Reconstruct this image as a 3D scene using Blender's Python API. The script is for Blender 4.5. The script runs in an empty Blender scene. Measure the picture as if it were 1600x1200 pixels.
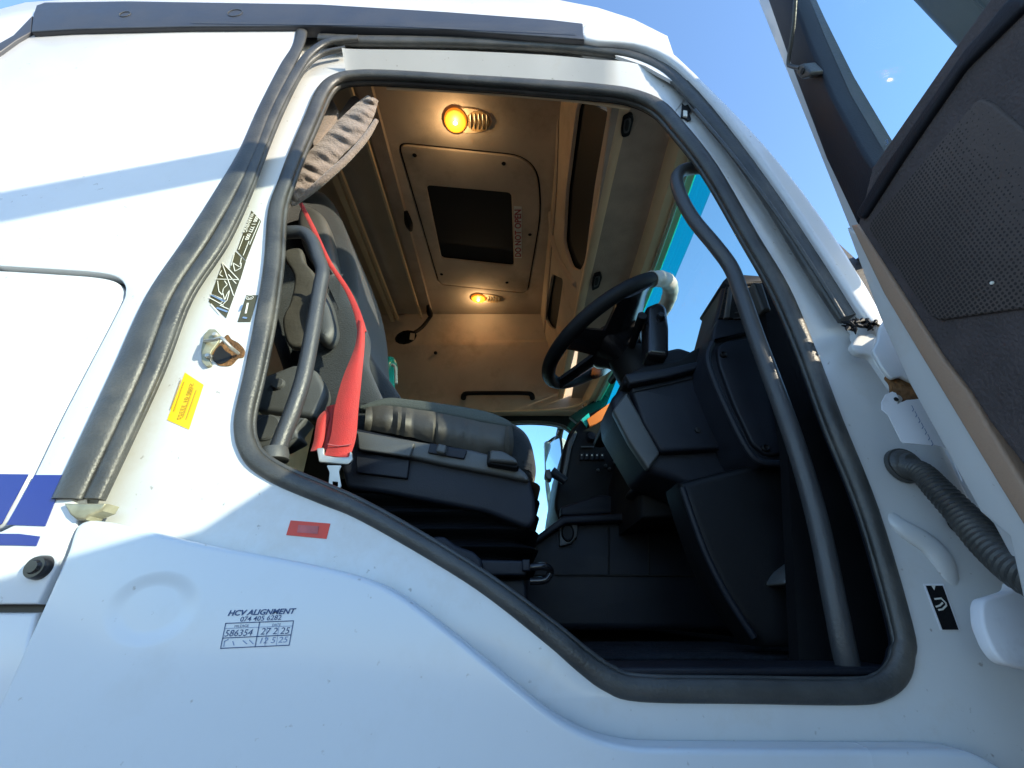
import bpy, bmesh, math, random
from mathutils import Vector, Matrix
random.seed(7)
R = math.radians
H0 = 1.55                      # camera height above the ground
PITCH = R(28); FPX = 672.0
# ---------------- camera, sky, sun, exposure ----------------
scn = bpy.context.scene
col = scn.collection
cd = bpy.data.cameras.new('camera'); cam = bpy.data.objects.new('camera', cd); col.objects.link(cam)
cam.location = (0, 0, H0); cam.rotation_euler = (R(90)+PITCH, 0, 0)
cd.sensor_width = 36; cd.lens = FPX/1600*36; cd.clip_start = .02; cd.clip_end = 5000
scn.camera = cam
SUN = Vector((1.45, -1.0, .53)).normalized()
w = bpy.data.worlds.new('World'); scn.world = w; w.use_nodes = True
nt = w.node_tree; bg = nt.nodes['Background']
sk = nt.nodes.new('ShaderNodeTexSky'); sk.sky_type = 'NISHITA'; sk.sun_disc = False
sk.sun_elevation = math.asin(SUN.z); sk.sun_rotation = math.atan2(SUN.x, SUN.y)
sk.altitude = 1200; sk.air_density = 1.1; sk.dust_density = .5; sk.ozone_density = 3.0
nt.links.new(sk.outputs[0], bg.inputs[0]); bg.inputs[1].default_value = .15
ld = bpy.data.lights.new('sun', 'SUN'); ld.energy = 2.3; ld.angle = R(.55); ld.color = (1, .87, .66)
lo = bpy.data.objects.new('sun', ld); col.objects.link(lo); lo.rotation_euler = SUN.to_track_quat('Z', 'Y').to_euler()
lo.location = (6, -5, 8)
scn.view_settings.view_transform = 'Standard'; scn.view_settings.look = 'None'
scn.view_settings.exposure = 1.92; scn.view_settings.gamma = 1
scn.render.engine = 'CYCLES'
scn.cycles.max_bounces = 10; scn.cycles.transparent_max_bounces = 12; scn.cycles.diffuse_bounces = 6

# ---------------- frames: planes of the truck, (a, b) in metres ----------------
cP, sP = math.cos(PITCH), math.sin(PITCH)
def ray(px, py):
    u = (px-800)/FPX; v = (600-py)/FPX
    return Vector((u, cP-sP*v, sP+cP*v))
class Fr:
    def __init__(s, o, ea, eb, n):
        s.o = Vector(o); s.ea = Vector(ea).normalized(); s.eb = Vector(eb).normalized(); s.n = Vector(n).normalized()
    def px(s, p):
        d = ray(*p); t = s.o.dot(s.n)/d.dot(s.n); q = d*t - s.o
        return (q.dot(s.ea), q.dot(s.eb))
    def L(s, pts): return [s.px(p) for p in pts]
    def at(s, a, b, t=0): return s.o + s.ea*a + s.eb*b + s.n*t
    def p3(s, p, t=0): a, b = s.px(p); return s.at(a, b, t)
def YF(y): return Fr((0, y, 0), (1, 0, 0), (0, 0, 1), (0, 1, 0))
def XF(x): return Fr((x, 0, 0), (0, -1, 0), (0, 0, 1), (1, 0, 0))
def ZF(z): return Fr((0, 0, z), (1, 0, 0), (0, -1, 0), (0, 0, 1))
def q(px, py, y): return YF(y).p3((px, py))
def W(v): return (v[0], v[1], v[2]+H0)

# ---------------- object helpers ----------------
def tag(o, label=None, cat=None, group=None, kind=None):
    for k, v in (('label', label), ('category', cat), ('group', group), ('kind', kind)):
        if v: o[k] = v
    return o
def par(o, p):
    if p is not None:
        o.parent = p
        m = Matrix.Translation(p.location) if p.type == 'EMPTY' else Matrix.Identity(4)
        o.matrix_parent_inverse = m.inverted()
    return o
def empty(name, loc, label, cat, group=None):
    o = bpy.data.objects.new(name, None); col.objects.link(o); o.location = W(loc); o.empty_display_size = .05
    return tag(o, label, cat, group)
def link(name, bm, mat, parent=None, smooth=40, label=None, raw=False):
    bmesh.ops.remove_doubles(bm, verts=bm.verts, dist=1e-5)
    bmesh.ops.recalc_face_normals(bm, faces=bm.faces)
    for v in bm.verts: v.co.z += H0
    for f in bm.faces: f.smooth = True
    ang = R(smooth)
    for e in bm.edges:
        if len(e.link_faces) != 2 or e.calc_face_angle(0) > ang: e.smooth = False
    me = bpy.data.meshes.new(name); bm.to_mesh(me); bm.free()
    me.materials.append(mat)
    o = bpy.data.objects.new(name, me); col.objects.link(o); par(o, parent)
    if label: o['label'] = label
    return o
def lerp(a, b, t): return a+(b-a)*t
def cr(pts, sub=6, closed=True):
    P = [Vector(p) for p in pts]; n = len(P); out = []
    for i in range(n if closed else n-1):
        p0 = P[(i-1) % n] if closed or i > 0 else P[0]; p1 = P[i]; p2 = P[(i+1) % n]
        p3 = P[(i+2) % n] if closed or i+2 < n else P[-1]
        for k in range(sub):
            t = k/sub
            out.append(.5*((2*p1)+(p2-p0)*t+(2*p0-5*p1+4*p2-p3)*t*t+(-p0+3*p1-3*p2+p3)*t**3))
    if not closed: out.append(P[-1])
    return [tuple(v) for v in out]
def rnd(pts, r=.01, seg=5):
    P = [Vector(p) for p in pts]; n = len(P); out = []
    for i in range(n):
        a, b, c = P[i-1], P[i], P[(i+1) % n]
        rr = r[i] if isinstance(r, (list, tuple)) else r
        u = a-b; v = c-b; m = min(rr, u.length*.45, v.length*.45)
        s = b+u.normalized()*m; e = b+v.normalized()*m
        if rr <= 0: out.append(tuple(b)); continue
        for k in range(seg+1):
            t = k/seg; out.append(tuple((1-t)**2*s+2*t*(1-t)*b+t*t*e))
    return out
def plate(name, loops, fr, th, mat, parent=None, bevel=0, t0=0, res=2, label=None, smooth=40):
    if not isinstance(loops[0], list): loops = [loops]
    cu = bpy.data.curves.new('c', 'CURVE'); cu.dimensions = '2D'; cu.fill_mode = 'BOTH'
    for lp in loops:
        sp = cu.splines.new('POLY'); sp.points.add(len(lp)-1)
        for i, p in enumerate(lp): sp.points[i].co = (p[0], p[1], 0, 1)
        sp.use_cyclic_u = True
    bevel = min(bevel, th*.49)
    cu.extrude = th/2-bevel; cu.bevel_depth = bevel; cu.offset = -bevel; cu.bevel_resolution = res
    to = bpy.data.objects.new('c', cu); me = bpy.data.meshes.new_from_object(to)
    bm = bmesh.new(); bm.from_mesh(me)
    for v in bm.verts: v.co = fr.at(v.co.x, v.co.y, t0+th/2+v.co.z)
    bpy.data.objects.remove(to); bpy.data.curves.remove(cu); bpy.data.meshes.remove(me)
    return link(name, bm, mat, parent, smooth, label)
def pxp(name, pts, fr, th, mat, parent=None, bevel=0, t0=0, r=0, curve=False, **k):
    """plate whose outline is measured on the plane fr"""
    f2 = Fr(fr.at(0, 0, t0), fr.ea, fr.eb, fr.n); L = f2.L(pts)
    L = cr(L) if curve else (rnd(L, r) if r else L)
    return plate(name, L, fr, th, mat, parent, bevel, t0, **k)
def sweep(bm, pts, rad, closed=False, seg=14, squash=None, cap=True):
    P = [Vector(p) for p in pts]; n = len(P)
    if not isinstance(rad, (list, tuple)): rad = [rad]*n
    rings = []; prev = None
    for i in range(n):
        if closed: t = (P[(i+1) % n]-P[i-1])
        else: t = P[min(i+1, n-1)]-P[max(i-1, 0)]
        t.normalize()
        if prev is None:
            ref = Vector(squash[0]) if squash else (Vector((0, 0, 1)) if abs(t.z) < .9 else Vector((0, 1, 0)))
        else: ref = prev
        if squash: ref = Vector(squash[0])
        nrm = (ref-t*ref.dot(t)).normalized(); prev = nrm; b = t.cross(nrm)
        sq = squash[1] if squash else 1
        rings.append([bm.verts.new(P[i]+(nrm*math.cos(2*math.pi*k/seg)*sq+b*math.sin(2*math.pi*k/seg))*rad[i]) for k in range(seg)])
    m = n if closed else n-1
    for i in range(m):
        A, B = rings[i], rings[(i+1) % n]
        for k in range(seg): bm.faces.new((A[k], A[(k+1) % seg], B[(k+1) % seg], B[k]))
    if cap and not closed:
        bm.faces.new(rings[0][::-1]); bm.faces.new(rings[-1])
def tube(name, pts, rad, mat, parent=None, closed=False, sub=6, seg=14, squash=None, label=None):
    n0 = len(pts)
    if sub > 1:
        if isinstance(rad, (list, tuple)):
            rr = cr([(r, 0, 0) for r in rad], sub, closed); rad = [v[0] for v in rr]
        pts = cr(pts, sub, closed)
    bm = bmesh.new(); sweep(bm, pts, rad, closed, seg, squash)
    return link(name, bm, mat, parent, 50, label)
def pxtube(name, pts, y, mat, parent=None, closed=False, sub=6, squash=None, fr=None, label=None, rs=1):
    """pts: (px, py, half width in px) on plane"""
    P = []; Rr = []
    for p in pts:
        f = fr or YF(y if not isinstance(y, (list, tuple)) else y[len(P)])
        v = f.p3(p[:2]); d = v.y*cP+v.z*sP
        P.append(v); Rr.append(p[2]*d/FPX*rs)
    return tube(name, P, Rr, mat, parent, closed, sub, 16, squash, label)
def sheet(name, rows, mat, parent=None, th=0, label=None, smooth=50, closed=False):
    bm = bmesh.new(); g = [[bm.verts.new(Vector(p)) for p in r] for r in rows]
    m = len(g[0])
    for i in range(len(g)-1):
        for j in range(m if closed else m-1):
            bm.faces.new((g[i][j], g[i][(j+1) % m], g[i+1][(j+1) % m], g[i+1][j]))
    if th:
        bmesh.ops.recalc_face_normals(bm, faces=bm.faces); bm.normal_update()
        bmesh.ops.solidify(bm, geom=list(bm.faces), thickness=th)
    return link(name, bm, mat, parent, smooth, label)
def loft(name, rings, mat, parent=None, cap=True, label=None, smooth=40):
    bm = bmesh.new(); g = [[bm.verts.new(Vector(p)) for p in r] for r in rings]; m = len(g[0])
    for i in range(len(g)-1):
        for j in range(m): bm.faces.new((g[i][j], g[i][(j+1) % m], g[i+1][(j+1) % m], g[i+1][j]))
    if cap: bm.faces.new(g[0][::-1]); bm.faces.new(g[-1])
    return link(name, bm, mat, parent, smooth, label)
def lathe(name, prof, c, axis, mat, parent=None, seg=28, label=None, sx=1):
    """prof: (radius, height along axis)"""
    ax = Vector(axis).normalized(); r1 = ax.orthogonal().normalized()
    if abs(ax.y) > .9: r1 = Vector((1, 0, 0))
    r2 = ax.cross(r1); c = Vector(c)
    rings = [[c+ax*h+(r1*math.cos(2*math.pi*k/seg)*sx+r2*math.sin(2*math.pi*k/seg))*max(r, 1e-4) for k in range(seg)] for r, h in prof]
    return loft(name, rings, mat, parent, True, label, 35)
def txt(st, fr, a, b, size, mat, parent, rot=0, shear=0, fit=None, off=.0, t0=-.002, name='lettering', sxy=None):
    """flat lettering centred on (a, b); fit = (width, height) in metres"""
    cu = bpy.data.curves.new('t', 'FONT'); cu.body = st; cu.size = size; cu.shear = shear
    cu.offset = off; cu.resolution_u = 3
    to = bpy.data.objects.new('t', cu); me = bpy.data.meshes.new_from_object(to)
    bm = bmesh.new(); bm.from_mesh(me); c, s_ = math.cos(R(rot)), math.sin(R(rot))
    xs = [v.co.x for v in bm.verts]; ys_ = [v.co.y for v in bm.verts]; mx, my = (min(xs)+max(xs))/2, (min(ys_)+max(ys_))/2
    kx = ky = 1
    if fit: kx = fit[0]/(max(xs)-min(xs)); ky = fit[1]/(max(ys_)-min(ys_))
    for v in bm.verts:
        x, y = (v.co.x-mx)*kx, (v.co.y-my)*ky
        v.co = fr.at(a+x*c-y*s_, b+x*s_+y*c, t0)
    bpy.data.objects.remove(to); bpy.data.curves.remove(cu); bpy.data.meshes.remove(me)
    return link(name, bm, mat, parent)
def ptxt(st, fr, pa, pb, hpx, mat, parent, **k):
    """lettering whose middle line runs from pixel pa to pb of the plane, letters hpx high"""
    a, b = Vector(fr.px(pa)), Vector(fr.px(pb)); d = b-a; m = (a+b)/2; kx = d.length/math.dist(pa, pb)
    return txt(st, fr, m.x, m.y, .05, mat, parent, rot=math.degrees(math.atan2(d.y, d.x)), fit=(d.length, hpx*kx), **k)
def strokes(name, segs, fr, wd, mat, parent, t0=-.002, th=.0006, px=True):
    """thin flat line strokes printed on a plane"""
    bm = bmesh.new()
    for sg in segs:
        P = [Vector(fr.px(p) if px else p) for p in sg]
        for i in range(len(P)-1):
            d = (P[i+1]-P[i])
            if d.length < 1e-6: continue
            d.normalize(); n = Vector((-d.y, d.x))*wd/2; e = d*wd*.3
            vs = [P[i]-e+n, P[i]-e-n, P[i+1]+e-n, P[i+1]+e+n]
            bm.faces.new([bm.verts.new(fr.at(v.x, v.y, t0)) for v in vs])
    return link(name, bm, mat, parent)

# ---------------- materials ----------------
def mat(name, colr, rough=.5, metal=0, spec=.5, coat=0, bump=0, bscale=40, var=0, vscale=3, trans=0, sheen=0, detail=4, dirt=None, dscale=2.5, damt=.5, spots=0):
    m = bpy.data.materials.new(name); m.use_nodes = True; N = m.node_tree.nodes; Lk = m.node_tree.links
    b = N['Principled BSDF']; b.inputs['Roughness'].default_value = rough; b.inputs['Metallic'].default_value = metal
    b.inputs['Specular IOR Level'].default_value = spec; b.inputs['Coat Weight'].default_value = coat
    b.inputs['Coat Roughness'].default_value = .12
    b.inputs['Sheen Weight'].default_value = sheen
    c4 = (*colr, 1); b.inputs['Base Color'].default_value = c4
    tc = N.new('ShaderNodeTexCoord')
    src = None
    if var:
        n = N.new('ShaderNodeTexNoise'); n.inputs['Scale'].default_value = vscale; n.inputs['Detail'].default_value = 6
        Lk.new(tc.outputs['Object'], n.inputs['Vector'])
        mr = N.new('ShaderNodeMapRange'); mr.inputs[1].default_value = .3; mr.inputs[2].default_value = .7
        mr.inputs[3].default_value = 1-var; mr.inputs[4].default_value = 1+var
        Lk.new(n.outputs['Fac'], mr.inputs[0])
        mx = N.new('ShaderNodeVectorMath'); mx.operation = 'SCALE'; mx.inputs[0].default_value = colr
        Lk.new(mr.outputs[0], mx.inputs['Scale']); src = mx.outputs[0]
        r2 = N.new('ShaderNodeMapRange'); r2.inputs[1].default_value = .3; r2.inputs[2].default_value = .7
        r2.inputs[3].default_value = max(rough-.06, .02); r2.inputs[4].default_value = min(rough+.08, 1)
        Lk.new(n.outputs['Fac'], r2.inputs[0]); Lk.new(r2.outputs[0], b.inputs['Roughness'])
    if dirt:
        n2 = N.new('ShaderNodeTexNoise'); n2.inputs['Scale'].default_value = dscale; n2.inputs['Detail'].default_value = 9
        n2.inputs['Roughness'].default_value = .7
        Lk.new(tc.outputs['Object'], n2.inputs['Vector'])
        m2 = N.new('ShaderNodeMapRange'); m2.inputs[1].default_value = .52; m2.inputs[2].default_value = .75; m2.inputs[4].default_value = damt
        Lk.new(n2.outputs['Fac'], m2.inputs[0])
        mc = N.new('ShaderNodeMix'); mc.data_type = 'RGBA'; mc.inputs['B'].default_value = (*dirt, 1)
        mc.inputs['A'].default_value = c4
        if src: Lk.new(src, mc.inputs['A'])
        Lk.new(m2.outputs[0], mc.inputs['Factor']); src = mc.outputs['Result']
    if spots:
        n3 = N.new('ShaderNodeTexNoise'); n3.inputs['Scale'].default_value = 75; n3.inputs['Detail'].default_value = 3
        Lk.new(tc.outputs['Object'], n3.inputs['Vector'])
        m3 = N.new('ShaderNodeMapRange'); m3.inputs[1].default_value = .70; m3.inputs[2].default_value = .76; m3.inputs[4].default_value = spots
        Lk.new(n3.outputs['Fac'], m3.inputs[0])
        m4 = N.new('ShaderNodeMix'); m4.data_type = 'RGBA'; m4.inputs['B'].default_value = (.20, .17, .13, 1); m4.inputs['A'].default_value = c4
        if src: Lk.new(src, m4.inputs['A'])
        Lk.new(m3.outputs[0], m4.inputs['Factor']); src = m4.outputs['Result']
    if src: Lk.new(src, b.inputs['Base Color'])
    if bump:
        n = N.new('ShaderNodeTexNoise'); n.inputs['Scale'].default_value = bscale; n.inputs['Detail'].default_value = detail
        Lk.new(tc.outputs['Object'], n.inputs['Vector'])
        bp = N.new('ShaderNodeBump'); bp.inputs['Strength'].default_value = bump; bp.inputs['Distance'].default_value = .01
        Lk.new(n.outputs['Fac'], bp.inputs['Height']); Lk.new(bp.outputs[0], b.inputs['Normal'])
    return m
M = {}
M['white'] = mat('white_paint', (.58, .595, .61), .32, coat=.5, bump=.012, bscale=3, var=.025, vscale=2.2, dirt=(.42, .39, .33), dscale=3.5, damt=.28, spots=.5)
M['jamb'] = mat('white_jamb_paint', (.58, .59, .585), .36, coat=.35, bump=.03, bscale=6, var=.05, vscale=5, dirt=(.42, .35, .26), dscale=5, damt=.45, spots=.6)
M['rubber'] = mat('black_rubber', (.043, .044, .042), .42, bump=.14, bscale=220, var=.35, vscale=14, dirt=(.17, .15, .12), dscale=9, damt=.35)
M['rail'] = mat('dark_grey_rail', (.038, .042, .052), .42, bump=.05, bscale=200, var=.15, vscale=10)
M['dark'] = mat('dark_blue_grey_plastic', (.010, .012, .018), .5, spec=.28, bump=.12, bscale=420, var=.2, vscale=7)
M['darker'] = mat('black_plastic', (.0045, .005, .0062), .55, spec=.2, bump=.12, bscale=420, var=.2, vscale=9)
M['gloss'] = mat('glossy_black_plastic', (.012, .012, .014), .22)
M['grey'] = mat('grey_plastic', (.062, .065, .064), .5, bump=.1, bscale=350, var=.15, vscale=8)
M['seat'] = mat('seat_fabric', (.014, .018, .021), .9, spec=.3, bump=.3, bscale=260, var=.25, vscale=18, sheen=.3)
M['leather'] = mat('wrinkled_seat_side', (.055, .050, .040), .6, bump=.5, bscale=18, var=.2, vscale=9)
M['beige'] = mat('beige_headliner', (.54, .43, .315), .85, bump=.25, bscale=300, var=.12, vscale=4, dirt=(.16, .11, .06), dscale=3, damt=.5)
M['beige2'] = mat('beige_trim_plastic', (.72, .53, .32), .5, bump=.1, bscale=200, var=.07, vscale=6)
M['taupe'] = mat('taupe_shelf_lining', (.42, .33, .25), .8, bump=.3, bscale=150, var=.12, vscale=12)
M['tan'] = mat('tan_door_trim', (.36, .24, .165), .6, bump=.15, bscale=250, var=.06, vscale=5)
M['tube'] = mat('handle_plastic', (.042, .045, .049), .42, bump=.12, bscale=240, var=.08, vscale=20)
M['red'] = mat('red_webbing', (.40, .016, .010), .6, bump=.25, bscale=500, var=.1, vscale=30, sheen=.2)
M['steel'] = mat('dull_steel', (.45, .44, .40), .42, metal=.6, var=.15, vscale=30)
M['olive'] = mat('zinc_bracket', (.34, .32, .22), .45, metal=.5, var=.25, vscale=40)
M['rust'] = mat('rust', (.16, .075, .025), .9, bump=.8, bscale=90, var=.6, vscale=35)
M['curtain'] = mat('taupe_curtain', (.21, .165, .135), .9, bump=.4, bscale=160, var=.15, vscale=30, sheen=.3)
M['blue'] = mat('blue_stripe', (.004, .016, .20), .35, coat=.2, var=.1)
M['ink'] = mat('dark_blue_ink', (.03, .07, .17), .6)
M['inkl'] = mat('faded_ink', (.16, .24, .40), .6)
M['yellow'] = mat('yellow_label', (.85, .55, .01), .5, var=.06, vscale=20)
M['yprint'] = mat('label_print', (.45, .28, .02), .6)
M['redlab'] = mat('red_label', (.62, .05, .03), .5, var=.1, vscale=30)
M['redlab2'] = mat('faded_red_print', (.42, .10, .10), .6, var=.2, vscale=60)
M['lab'] = mat('dark_green_label', (.065, .06, .03), .5, var=.15, vscale=30)
M['labp'] = mat('pale_label_print', (.75, .74, .66), .5)
M['paper'] = mat('white_card', (.72, .73, .76), .7, bump=.05, bscale=30, var=.04, vscale=8, dirt=(.35, .33, .33), dscale=14, damt=.4)
M['cream'] = mat('cream_plastic', (.62, .56, .36), .5, var=.08)
M['floor'] = mat('floor_mat', (.010, .012, .016), .8, spec=.2, bump=.6, bscale=70, var=.4, vscale=6, dirt=(.06, .055, .05), dscale=5, damt=.6)
M['orange'] = mat('orange_card', (.75, .17, .02), .7)
M['teal'] = mat('teal_plastic', (.02, .45, .38), .25, coat=.6)
M['mirr'] = mat('mirror_glass', (.9, .93, .95), .03, metal=1)
M['wheel_sunlit'] = mat('sunlit_rim_grey', (.40, .40, .36), .5, bump=.2, bscale=200)  # pale grey that paints the sun on the black wheel rim
M['black'] = mat('opening_black', (.004, .004, .004), .7)
M['sand'] = mat('dusty_yard', (.13, .12, .105), .9, bump=.5, bscale=3, var=.25, vscale=1.2)
def glassmat(name, tint, gl=.08):
    m = bpy.data.materials.new(name); m.use_nodes = True; N = m.node_tree.nodes; Lk = m.node_tree.links
    N.clear(); o = N.new('ShaderNodeOutputMaterial'); t = N.new('ShaderNodeBsdfTransparent'); g = N.new('ShaderNodeBsdfGlossy')
    t.inputs[0].default_value = (*tint, 1); g.inputs['Roughness'].default_value = .02
    fr = N.new('ShaderNodeLayerWeight'); fr.inputs[0].default_value = .25; pw = N.new('ShaderNodeMath'); pw.operation = 'POWER'; pw.inputs[1].default_value = 4
    Lk.new(fr.outputs['Facing'], pw.inputs[0]); mu = N.new('ShaderNodeMath'); mu.operation = 'MULTIPLY_ADD'; mu.inputs[1].default_value = .6; mu.inputs[2].default_value = gl*.4; Lk.new(pw.outputs[0], mu.inputs[0])
    mx = N.new('ShaderNodeMixShader'); Lk.new(mu.outputs[0], mx.inputs[0]); Lk.new(t.outputs[0], mx.inputs[1]); Lk.new(g.outputs[0], mx.inputs[2])
    Lk.new(mx.outputs[0], o.inputs[0]); return m
M['glass'] = glassmat('green_tinted_glass', (.92, .98, .975), .0)
M['wglass'] = glassmat('windscreen_glass', (.80, .93, .93))
M['band'] = glassmat('windscreen_sun_band', (.10, .72, .74))
M['clear'] = glassmat('lamp_glass', (.95, .9, .8))
def emis(name, c, s):
    m = bpy.data.materials.new(name); m.use_nodes = True; b = m.node_tree.nodes['Principled BSDF']
    b.inputs['Base Color'].default_value = (*c, 1); b.inputs['Emission Color'].default_value = (*c, 1); b.inputs['Emission Strength'].default_value = s
    return m
M['bulb'] = emis('lit_bulb', (1, .70, .22), 5)
M['glow'] = emis('lit_amber_lens', (1, .30, .02), .20)
# perforated speaker cloth, seat mesh, corrugation
def dots(name, colr, hole, scale, frac=.33, rough=.8, ax=0):
    m = mat(name, colr, rough, bump=.2, bscale=250, var=.2, vscale=6); N = m.node_tree.nodes; Lk = m.node_tree.links
    b = N['Principled BSDF']; tc = [n for n in N if n.type == 'TEX_COORD'][0]
    mp = N.new('ShaderNodeMapping'); mp.inputs['Rotation'].default_value = (0, 0, 0); mp.inputs['Scale'].default_value = [scale*(.11 if i == ax else 1) for i in range(3)]
    v = N.new('ShaderNodeTexVoronoi'); v.inputs['Randomness'].default_value = .12; v.inputs['Scale'].default_value = 1; v.voronoi_dimensions = '3D'
    Lk.new(tc.outputs['Object'], mp.inputs[0]); Lk.new(mp.outputs[0], v.inputs['Vector'])
    lt = N.new('ShaderNodeMath'); lt.operation = 'LESS_THAN'; lt.inputs[1].default_value = frac; Lk.new(v.outputs['Distance'], lt.inputs[0])
    mc = N.new('ShaderNodeMix'); mc.data_type = 'RGBA'; mc.inputs['B'].default_value = (*hole, 1)
    old = b.inputs['Base Color'].links[0].from_socket; Lk.new(old, mc.inputs['A']); Lk.new(lt.outputs[0], mc.inputs['Factor'])
    Lk.new(mc.outputs['Result'], b.inputs['Base Color']); return m
M['mesh'] = dots('perforated_door_cloth', (.068, .053, .048), (.016, .013, .012), 200, .38)
M['cloth'] = mat('door_cloth', (.062, .050, .050), .85, bump=.35, bscale=240, var=.25, vscale=20)
M['seatmesh'] = dots('seat_mesh_cloth', (.055, .064, .056), (.022, .027, .024), 130, .34, ax=1)
# fender paint with the pressed dish (real relief from a bump)
def fender():
    m = mat('white_step_panel_paint', (.55, .595, .635), .30, coat=.5, var=.03, vscale=2, dirt=(.42, .42, .40), dscale=4, damt=.3, spots=.5); N = m.node_tree.nodes; Lk = m.node_tree.links
    b = N['Principled BSDF']; tc = [n for n in N if n.type == 'TEX_COORD'][0]
    c = q(238, 950, .695)
    mp = N.new('ShaderNodeMapping'); mp.vector_type = 'TEXTURE'
    mp.inputs['Location'].default_value = W(c); mp.inputs['Scale'].default_value = (.070, 1e3, .050)
    Lk.new(tc.outputs['Object'], mp.inputs[0])
    ln = N.new('ShaderNodeVectorMath'); ln.operation = 'LENGTH'; Lk.new(mp.outputs[0], ln.inputs[0])
    mr = N.new('ShaderNodeMapRange'); mr.interpolation_type = 'SMOOTHSTEP'; mr.inputs[1].default_value = .55; mr.inputs[2].default_value = 1.0
    Lk.new(ln.outputs['Value'], mr.inputs[0])
    bp = N.new('ShaderNodeBump'); bp.inputs['Strength'].default_value = 1; bp.inputs['Distance'].default_value = .0045
    Lk.new(mr.outputs[0], bp.inputs['Height']); Lk.new(bp.outputs[0], b.inputs['Normal']); return m
M['fender'] = fender()

# ---------------- setting ----------------
bm = bmesh.new()
g = [bm.verts.new(v) for v in ((-1500, -1500, -H0), (1500, -1500, -H0), (1500, 1500, -H0), (-1500, 1500, -H0))]
bm.faces.new(g); tag(link('ground', bm, M['sand']), kind='structure')

# ================= the truck cab =================
cab = empty('truck_cab', (0, 1.95, -1.5), 'white truck cab with its driver door open and blue stripes behind the door', 'truck')
def part(name): return name
# ---- outer side skin behind the door ----
Y0 = YF(.70)
seal1 = [(106, 780, 24), (199, 582, 24), (249, 464, 20), (307, 376, 19), (351, 304, 17), (387, 236, 13), (415, 169, 11), (449, 103, 11), (464, 76, 9), (470, 58, 9), (472, 44, 9)]
seal2 = [(146, 780, 15), (237, 582, 14), (283, 464, 13), (340, 378, 12), (378, 304, 10), (405, 236, 8), (433, 169, 8), (462, 115, 8), (483, 85, 7), (512, 66, 7), (560, 60, 7)]
side = Y0.L([(48, 48), (470, 40), (464, 76), (449, 103), (415, 169), (387, 236), (351, 304), (307, 376), (249, 464), (199, 582), (112, 775), (122, 812), (58, 944)])
side += [(-1.9, side[-1][1]), (-2.3, side[-1][1]), (-2.3, .9), Y0.px((-60, 112)), Y0.px((0, 79))]
hatch_px = [(-260, 405), (0, 418), (100, 424), (150, 428), (178, 434), (190, 444), (192, 458), (182, 484), (100, 640), (45, 752), (2, 826)]
hl = Y0.L(hatch_px); hl += [(-1.05, hl[-1][1]-.02), (-1.8, hl[-1][1]-.02)]
def inset(L, d):
    n = len(L); out = []
    A = sum(L[i-1][0]*L[i][1]-L[i][0]*L[i-1][1] for i in range(n))
    s = 1 if A > 0 else -1
    for i in range(n):
        a, b, c = Vector(L[i-1]), Vector(L[i]), Vector(L[(i+1) % n])
        e1 = (b-a).normalized(); e2 = (c-b).normalized(); n1 = Vector((-e1.y, e1.x)); n2 = Vector((-e2.y, e2.x)); m = (n1+n2)
        m = m.normalized()/max(.5, m.normalized().dot(n1)); out.append(tuple(b+m*d*s))
    return out
hl = cr(hl, 5)
plate('side_panel', [side, inset(hl, -.004)], Y0, .03, M['white'], cab, .003)
plate('locker_hatch', inset(hl, .0045), Y0, .03, M['white'], cab, .008, t0=.002, res=4)
plate('hatch_seal', inset(hl, -.012), Y0, .004, M['rail'], cab, 0, t0=.032)
# blue stripes, cut where the hatch edge crosses them
def stripes():
    f = YF(.699)
    for pl in ([(-260, 738), (44, 741), (2, 819), (-260, 816)],):
        pxp('stripe', pl, YF(.7), .0012, M['blue'], cab, t0=-.0015)
    pxp('stripe', [(54, 742), (102, 742), (70, 822), (10, 820)], YF(.7), .0012, M['blue'], cab, t0=-.0015)
    pxp('stripe', [(-260, 832), (30, 834), (62, 838), (56, 853), (20, 852), (-260, 850)], YF(.7), .0012, M['blue'], cab, t0=-.0015)
stripes()
lathe('rubber_plug', [(.0, -.016), (.008, -.016), (.010, -.012), (.0145, -.012), (.0165, -.008), (.0175, 0), (.0175, .01)], q(65, 887, .70), (0, 1, 0), M['gloss'], cab)
# lower side panel under the swage
pxp('lower_side_panel', [(-300, 957), (56, 957), (30, 1080), (-60, 1260), (-300, 1260)], YF(.71), .02, M['white'], cab, .006)
pxp('panel_gap', [(-300, 930), (75, 930), (60, 975), (-300, 975)], YF(.735), .004, M['rail'], cab)
# ---- step panel below the door opening ----
crease = [(104, 862), (116, 826), (132, 813), (160, 814), (200, 822), (320, 850), (480, 880), (560, 900), (620, 926), (700, 985), (780, 1050), (860, 1114), (920, 1148), (975, 1164), (1040, 1169), (1300, 1171), (1480, 1172), (1530, 1180), (1575, 1205)]
F0 = YF(.695)
fl = [Vector(p) for p in F0.L(crease)]
fl = cr([tuple(p) for p in fl], 4, False)
fl = fl + [(.66, -.55), (-.64, -.55)]
lft = F0.px((-30, 1175)); fl.append((lft[0]-.005, lft[1]))
plate('step_panel', fl, F0, .045, M['fender'], cab, .008, res=5)
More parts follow.
